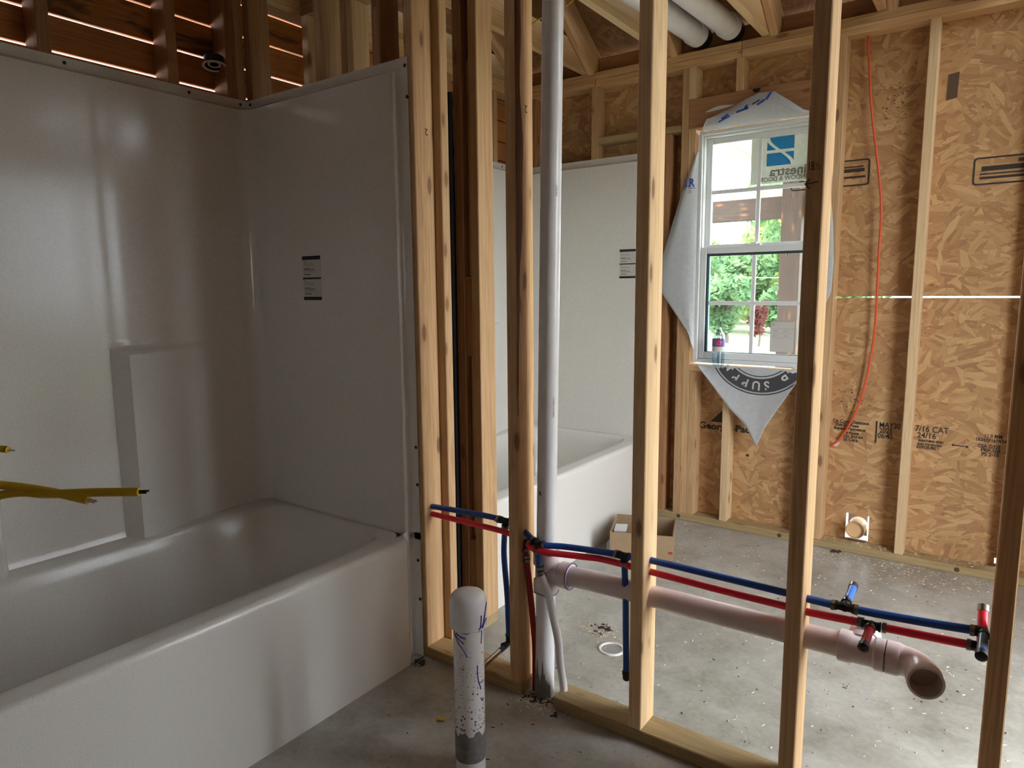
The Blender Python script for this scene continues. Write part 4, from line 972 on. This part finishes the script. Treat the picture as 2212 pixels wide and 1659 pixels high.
for (pts) in ([(-1.20, 2.095), (-1.165, 2.112), (-1.172, 2.12), (-1.205, 2.104)], [(-1.215, 2.083), (-1.16, 2.104), (-1.162, 2.110), (-1.218, 2.09)], [(-1.13, 2.115), (-1.07, 2.128), (-1.075, 2.137), (-1.13, 2.125)], [(-1.10, 2.125), (-1.085, 2.147), (-1.075, 2.147), (-1.08, 2.128)], [(-1.03, 2.135), (-0.995, 2.152), (-1.0, 2.162), (-1.035, 2.143)], [(-0.985, 2.155), (-0.962, 2.188), (-0.975, 2.188), (-0.998, 2.157)]):
    flat(pts, YW-0.064, 'ink_blue', tf, 'print', 0.0006)
flat([(-1.055, 2.142), (-1.02, 2.158), (-1.02, 2.163), (-1.056, 2.148)], YW-0.064, 'ink', tf, 'print', 0.0006)

# ------------------------------------------------------------------ water bottle on the sill
bo = thing('water_bottle', 'clear plastic water bottle with colourful label on the window sill', 'bottle', (-1.193, YW+0.012-0.022, 0.8755))
bx, by, bz = -1.193, YW-0.010-0.016, 0.8765
BP = [(0.0, 0.003), (0.024, 0.0), (0.030, 0.004), (0.0315, 0.012), (0.030, 0.02), (0.0315, 0.028), (0.030, 0.036), (0.0315, 0.044), (0.031, 0.06), (0.032, 0.075), (0.0315, 0.10), (0.032, 0.125), (0.031, 0.145), (0.026, 0.165), (0.018, 0.180), (0.013, 0.187), (0.0125, 0.198)]
MB().lathe(BP, 28, (bx, by, bz)).build('bottle_shell', 'bottle', bo, True)
MB().lathe([(0.0, 0.004), (0.029, 0.005), (0.029, 0.062), (0.0, 0.062)], 28, (bx, by, bz)).build('bottle_water', 'water', bo, True)
MB().lathe([(0.0, 0.200), (0.0138, 0.200), (0.014, 0.188), (0.0125, 0.187)], 24, (bx, by, bz)).build('bottle_neck_rim', 'bottle', bo, True)
lb = MB().lathe([(0.0325, 0.100), (0.0325, 0.140)], 32, (bx, by, bz)).build('bottle_label', mat_plain('purple_label', s2l((96, 84, 150)), 0.4), bo, True)
MB().lathe([(0.0326, 0.076), (0.0326, 0.100)], 32, (bx, by, bz)).build('bottle_label', 'label_white', bo, True)
a0 = math.atan2(-by, -bx)
star = []
for i in range(10):
    r = 0.018 if i % 2 == 0 else 0.009; a = PI/2+i*PI/5; star.append((r*math.cos(a), r*math.sin(a)*0.9+0.119))
MB().prism(star, lambda a, b2, t: (bx+0.0328*math.cos(a0+a/0.0328)+t*math.cos(a0), by+0.0328*math.sin(a0+a/0.0328)+t*math.sin(a0), bz+b2), 0.0, 0.0004).build('label_star', 'red', lb)

# ------------------------------------------------------------------ cardboard box and plastic box
cb = thing('cardboard_box', 'open brown cardboard box on the floor by the far tub', 'box', (-1.37, 3.0, 0))
FL, FR, BR, BL = Vector((-1.457, 2.82, 0)), Vector((-1.188, 2.94, 0)), Vector((-1.272, 3.178, 0)), Vector((-1.548, 3.072, 0))
def panel(a, b2, z0, z1a, z1b, name='side_panel'):
    d = (b2-a).normalized(); n = Vector((-d.y, d.x, 0))*0.004; mb = MB()
    pts = [a, b2, b2+n, a+n]
    mb.v = [p+Vector((0, 0, z0)) for p in pts]+[pts[0]+Vector((0, 0, z1a)), pts[1]+Vector((0, 0, z1b)), pts[2]+Vector((0, 0, z1b)), pts[3]+Vector((0, 0, z1a))]
    mb.f = [[0, 1, 2, 3], [4, 5, 6, 7], [0, 1, 5, 4], [1, 2, 6, 5], [2, 3, 7, 6], [3, 0, 4, 7]]
    return mb.build(name, 'card', cb)
fp = panel(FL, FR, 0, 0.128, 0.122); panel(FR, BR, 0, 0.122, 0.128); panel(BR, BL, 0, 0.128, 0.13); panel(BL, FL, 0, 0.13, 0.128)
mb = MB(); mb.v = [p+Vector((0, 0, z)) for z in (0.0005, 0.004) for p in (FL, FR, BR, BL)]; mb.f = [[0, 1, 2, 3], [4, 5, 6, 7], [0, 1, 5, 4], [1, 2, 6, 5], [2, 3, 7, 6], [3, 0, 4, 7]]
mb.build('bottom_panel', 'card', cb)
def on_front(t, z, off=0.0008):
    d = (FR-FL); p = FL+d*t; n = Vector((d.y, -d.x, 0)).normalized()*off; return p+n+Vector((0, 0, z))
mb = MB(); mb.v = [on_front(0.93, 0.035), on_front(0.995, 0.035), on_front(0.995, 0.048), on_front(0.93, 0.048)]; mb.f = [[0, 1, 2, 3]]; mb.build('print', 'red_ink', fp)
mb = MB(); mb.v = [on_front(0.62, 0.01), on_front(0.66, 0.01), on_front(0.66, 0.118), on_front(0.62, 0.118)]; mb.f = [[0, 1, 2, 3]]; mb.build('tape', 'label_white', fp)
jb = thing('outlet_box', 'grey plastic electrical box inside the cardboard box', 'electrical box', (-1.46, 2.95, 0.03))
jq = [Vector((-1.469, 2.892, 0)), Vector((-1.420, 2.914, 0)), Vector((-1.455, 3.00, 0)), Vector((-1.502, 2.975, 0))]
def quadbox(q4, z0, z1, ins, name, mat):
    c = sum(q4, Vector())/4; mb = MB(); qi = [c+(p-c)*(1-ins) for p in q4]
    mb.v = [p+Vector((0, 0, z)) for z in (z0, z1) for p in q4]+[p+Vector((0, 0, z)) for z in (z1, z0+0.004) for p in qi]
    for i in range(4):
        j = (i+1) % 4; mb.f += [[i, j, 4+j, 4+i], [4+i, 4+j, 8+j, 8+i], [8+i, 8+j, 12+j, 12+i]]
    mb.f += [[0, 1, 2, 3], [12, 13, 14, 15]]
    return mb.build(name, mat, jb)
quadbox(jq, 0.045, 0.112, 0.1, 'box_body', 'greyplastic')
quadbox([p+(p-sum(jq, Vector())/4)*0.12 for p in jq], 0.108, 0.113, 0.2, 'box_rim', 'vinyl')
MB().box(-1.51, -1.43, 2.89, 3.0, 0.004, 0.0448).build('box_base', 'greyplastic', jb)

# ------------------------------------------------------------------ floor items
fd = thing('floor_drain', 'open white drain pipe mouth set in the concrete floor', 'drain', (-1.055, 2.07, 0))
MB().lathe([(0.037, -0.08), (0.037, 0.003), (0.0385, 0.005), (0.0445, 0.005), (0.046, 0.003), (0.046, 0.0)], 32, (-1.055, 2.065, 0)).build('drain_rim', 'pvc', fd, True)
MB().lathe([(0.0, 0.0008), (0.0392, 0.0008)], 32, (-1.055, 2.065, 0)).build('drain_throat', mat_plain('grey_drain_disc', s2l((150, 148, 144)), 0.6), fd)  # flat grey disc across the drain mouth
yc = thing('wire_connector', 'tiny yellow plastic piece lying on the floor by the capped pipe', 'plastic piece', (-1.282, 1.409, 0))
MB().tube([(-1.293, 1.404, 0.0062), (-1.287, 1.406, 0.0062), (-1.272, 1.413, 0.0062)], [0.006, 0.006, 0.0045], 12).build('connector_shell', 'yellow', yc, True)
MB().lathe([(0.0, 0.0), (0.0045, 0.0)], 12, (-1.2934, 1.4038, 0.0062), (-1, -0.4, 0)).build('connector_bore', 'black', yc)
q = random.Random(21); ch = MB()
def chip(x, y, s_, z=0.0):
    a = q.uniform(0, PI); c, s2_ = math.cos(a), math.sin(a); l_, w_2, h = s_*q.uniform(0.8, 2.4), s_*q.uniform(0.4, 0.9), s_*q.uniform(0.15, 0.6)
    base = len(ch.v)
    for (u, v, k) in ((-1, -1, 0), (1, -1, 0.2), (1, 1, 0), (-1, 1, 0.3)):
        ch.v.append(Vector((x+(u*l_*c-v*w_2*s2_)/2, y+(u*l_*s2_+v*w_2*c)/2, z+0.0004+k*h)))
    ch.v.append(Vector((x, y, z+h+0.0006)))
    ch.f += [[base, base+1, base+4], [base+1, base+2, base+4], [base+2, base+3, base+4], [base+3, base, base+4]]
for i in range(900): chip(q.uniform(-1.5, 0.5), q.uniform(1.76, 3.5), q.uniform(0.0025, 0.0075))
for i in range(420):
    x = q.uniform(-0.75, 0.1); chip(x, 3.52-abs(q.gauss(0, 0.13)), q.uniform(0.003, 0.007))
for i in range(160): chip(q.uniform(-1.5, 0.2), q.uniform(0.8, 1.64), q.uniform(0.002, 0.006))
for i in range(120): chip(q.gauss(-1.10, 0.05), q.gauss(1.66, 0.03), q.uniform(0.003, 0.010))
for i in range(90): chip(q.gauss(-1.12, 0.06), q.gauss(2.14, 0.04), q.uniform(0.003, 0.009))
for i in range(160): chip(q.uniform(-0.7, 0.0), q.uniform(YW+0.01, YO-0.01), q.uniform(0.003, 0.008), ZP)
o = ch.build('wood_shavings', 'chip'); tag(o, 'pale wood shavings and sawdust scattered over the slab', 'shavings'); o['kind'] = 'stuff'
ch = MB()
for i in range(26): chip(q.gauss(-1.15, 0.018), q.gauss(2.185, 0.018), q.uniform(0.005, 0.012))
for i in range(60): chip(q.gauss(-1.10, 0.035), q.gauss(1.675, 0.02), q.uniform(0.005, 0.014))
for i in range(40): chip(q.gauss(-1.56, 0.012), q.gauss(1.612, 0.012), q.uniform(0.004, 0.010))
for i in range(160): chip(q.uniform(-1.5, 0.5), q.uniform(0.9, 3.4), q.uniform(0.003, 0.007))
for i in range(14): chip(q.gauss(-0.585, 0.012), q.gauss(3.50, 0.01), q.uniform(0.008, 0.018))
o = ch.build('dark_debris', 'dirt'); tag(o, 'dark crumbs and bark debris scattered on the slab', 'debris'); o['kind'] = 'stuff'

# ------------------------------------------------------------------ outside
gr = MB().box(-60, 60, 3.75, 90, -0.75, -0.62).build('lawn', 'grass'); gr['kind'] = 'structure'; gr['label'] = 'sunlit lawn outside'
g2 = MB().box(RX+0.1, 60, -60, 3.74, -0.75, -0.62).build('lawn', 'grass'); g2['kind'] = 'structure'; g2['label'] = 'lawn beside the house'
pr_ = thing('porch', 'porch with dark stained beam and post seen through the upper sash', 'porch', (-1.0, 5.6, -0.62))
PYE = 7.5
for i in range(18):
    y = 3.95+i*0.2; MB().box(-2.12, 0.1, y, y+0.193, 2.56, 2.58).build('ceiling_plank', 'white_paint', pr_)
MB().box(-2.24, -2.125, 3.95, PYE+0.1, 2.55, 2.72, 0.004).build('side_beam', 'soffit', pr_)
MB().box(-2.3, 0.6, 3.64, PYE+0.1, -0.62, -0.12).build('porch_slab', 'concrete', pr_)
pb = pr_
lumber('porch_beam', -3.6, 0.1, PYE, PYE+0.14, 1.992, 2.208, 'x', pb, 'dark_wood')
lumber('porch_trim', -3.6, 0.1, PYE+0.02, PYE+0.12, 2.21, 2.32, 'x', pb, 'pine_pale')
lumber('porch_post', -1.915, -1.72, PYE-0.12, PYE-0.002, -0.12, 2.33, 'z', pb, 'dark_wood')
def tree(label, x, y, zc, rx, rz, n, mat, trunk=True, seed=1, leaf=0.16, zb=-0.62):
    t = thing('tree', label, 'tree', (x, y, zb), 'trees beyond the lawn'); q = random.Random(seed); mb = MB()
    blobs = [(q.gauss(0, 0.45)*rx, q.gauss(0, 0.45)*rx, q.uniform(-0.75, 0.75)*rz, q.uniform(0.25, 0.5)) for _ in range(16)]
    for i in range(n):
        bx_, by_, bz_, br = q.choice(blobs); d = Vector((q.gauss(0, 1), q.gauss(0, 1), q.gauss(0, 1))).normalized()*br*rx*q.uniform(0.6, 1.05)
        c = Vector((x+bx_+d.x, y+by_+d.y, zc+bz_+d.z*0.8)); u = Vector((q.gauss(0, 1), q.gauss(0, 1), q.gauss(0, 1))).normalized(); v = u.orthogonal().normalized(); s_ = leaf*q.uniform(0.6, 1.4)
        base = len(mb.v); mb.v += [c-u*s_, c+v*s_*0.5, c+u*s_, c-v*s_*0.5]; mb.f.append([base, base+1, base+2, base+3])
    me = bpy.data.meshes.new('foliage'); me.from_pydata([p-Vector((x, y, zb)) for p in mb.v], [], mb.f); me.materials.append(M[mat]); fo = bpy.data.objects.new('foliage', me); C.objects.link(fo); fo.parent = t
    tk = min(1.0, rx/2.4)
    if trunk:
        MB().tube([(x, y, zb), (x+0.05, y, zb+1), (x, y, zc), (x+0.2, y, zc+rz*0.6)], [0.28*tk, 0.22*tk, 0.15*tk, 0.05*tk], 8).build('trunk', 'bark', t, True)
        for k in range(4):
            a = q.uniform(0, 6.28); MB().tube([(x, y, zc-rz*0.3), (x+rx*0.6*math.cos(a), y+rx*0.6*math.sin(a), zc+rz*0.3)], [0.1*tk, 0.03*tk], 6).build('branch', 'bark', t, True)
    return t
tree('rounded green tree at left behind the utility pole', -10.3, 31, 1.5, 2.3, 2.1, 6000, 'leaf', seed=2)
tree('small dark green tree on the lawn between pole and window grille', -7.95, 24, 0.75, 1.0, 1.0, 3500, 'leaf', seed=3, leaf=0.12)
tree('tall yellow green tree in the middle of the window view', -8.6, 36, 3.2, 3.2, 3.6, 7000, 'leaf2', seed=4)
tg = tree('tall green tree at right behind the porch post', -6.9, 31, 3.2, 2.6, 3.6, 7000, 'leaf', seed=5)
tree('broad yellow green tree filling the left edge of the view', -13.8, 38, 1.6, 3.4, 2.6, 6000, 'leaf2', seed=6)
tree('distant green tree line', -10.5, 46, 1.2, 5.0, 2.8, 7000, 'leaf', seed=8, leaf=0.24)
tree('small red leaved tree at the lawn edge', -6.5, 23, 0.35, 0.34, 0.75, 420, 'leaf_red', seed=9, leaf=0.09)
yq = random.Random(10); mb = MB()
for i in range(160):
    c = Vector((-6.8+yq.gauss(0, 0.22), 28.3, 3.85+yq.gauss(0, 0.11))); u = Vector((yq.gauss(0, 1), yq.gauss(0, 1), yq.gauss(0, 1))).normalized(); v = u.orthogonal().normalized()
    n0 = len(mb.v); mb.v += [c-u*0.1, c+v*0.05, c+u*0.1, c-v*0.05]; mb.f.append([n0, n0+1, n0+2, n0+3])
yl = mb.build('yellow_foliage', 'leaf_yellow', None, origin=(-6.9, 31, -0.62)); yl.parent = tg; yl.location = (0, 0, 0)
up_ = thing('utility_pole', 'pale utility pole with transformer seen through the lower sash', 'utility pole', (-8.16, 25, -0.62))
MB().tube([(-8.16, 25, -0.62), (-8.14, 25, 1.76)], [0.075, 0.06], 12).build('pole_shaft', 'pole', up_, True)
MB().lathe([(0.0, 0), (0.11, 0), (0.12, 0.02), (0.12, 0.24), (0.09, 0.28), (0, 0.29)], 16, (-7.95, 25, 1.22)).build('transformer', 'vinyl', up_, True)
MB().box(-8.1, -7.95, 24.97, 25.03, 1.4, 1.44).build('bracket', 'pole', up_)
for (lb_, pts) in (('top power wire running right from the utility pole', [(-8.14, 25, 1.68), (-5.5, 25, 1.62), (-2, 25, 1.7)]), ('sloping guy wire left of the utility pole', [(-8.14, 25, 1.6), (-9.1, 25, 0.3), (-9.6, 25, -0.4)]), ('middle power wire crossing the lower sash', [(-12, 25, 0.85), (-8.14, 25, 0.86), (-5.5, 25, 0.62), (-3, 25, 0.5)]),
                   ('lower power wire slanting down to the right', [(-9.5, 25, 0.5), (-8.14, 25, 0.0), (-6.3, 25, -0.45), (-5, 25, -0.7)])):
    tag(MB().tube(catmull(pts, 6), 0.014, 6).build('power_wire', 'pole', None, True), lb_, 'wire', 'power wires outside')
hs = thing('house', 'small pale house gable at the far left of the window view', 'house', (-10.5, 26.5, -0.62))
MB().box(-11.2, -9.75, 26, 27.5, -0.62, -0.25).build('house_wall', 'white_paint', hs)
MB().prism([(-11.3, -0.25), (-9.68, -0.25), (-10.48, 0.35)], lambda a, b2, t: (a, t, b2), 25.9, 27.6).build('roof', 'vinyl', hs)

for o in bpy.data.objects:
    if '_org' in o: del o['_org']
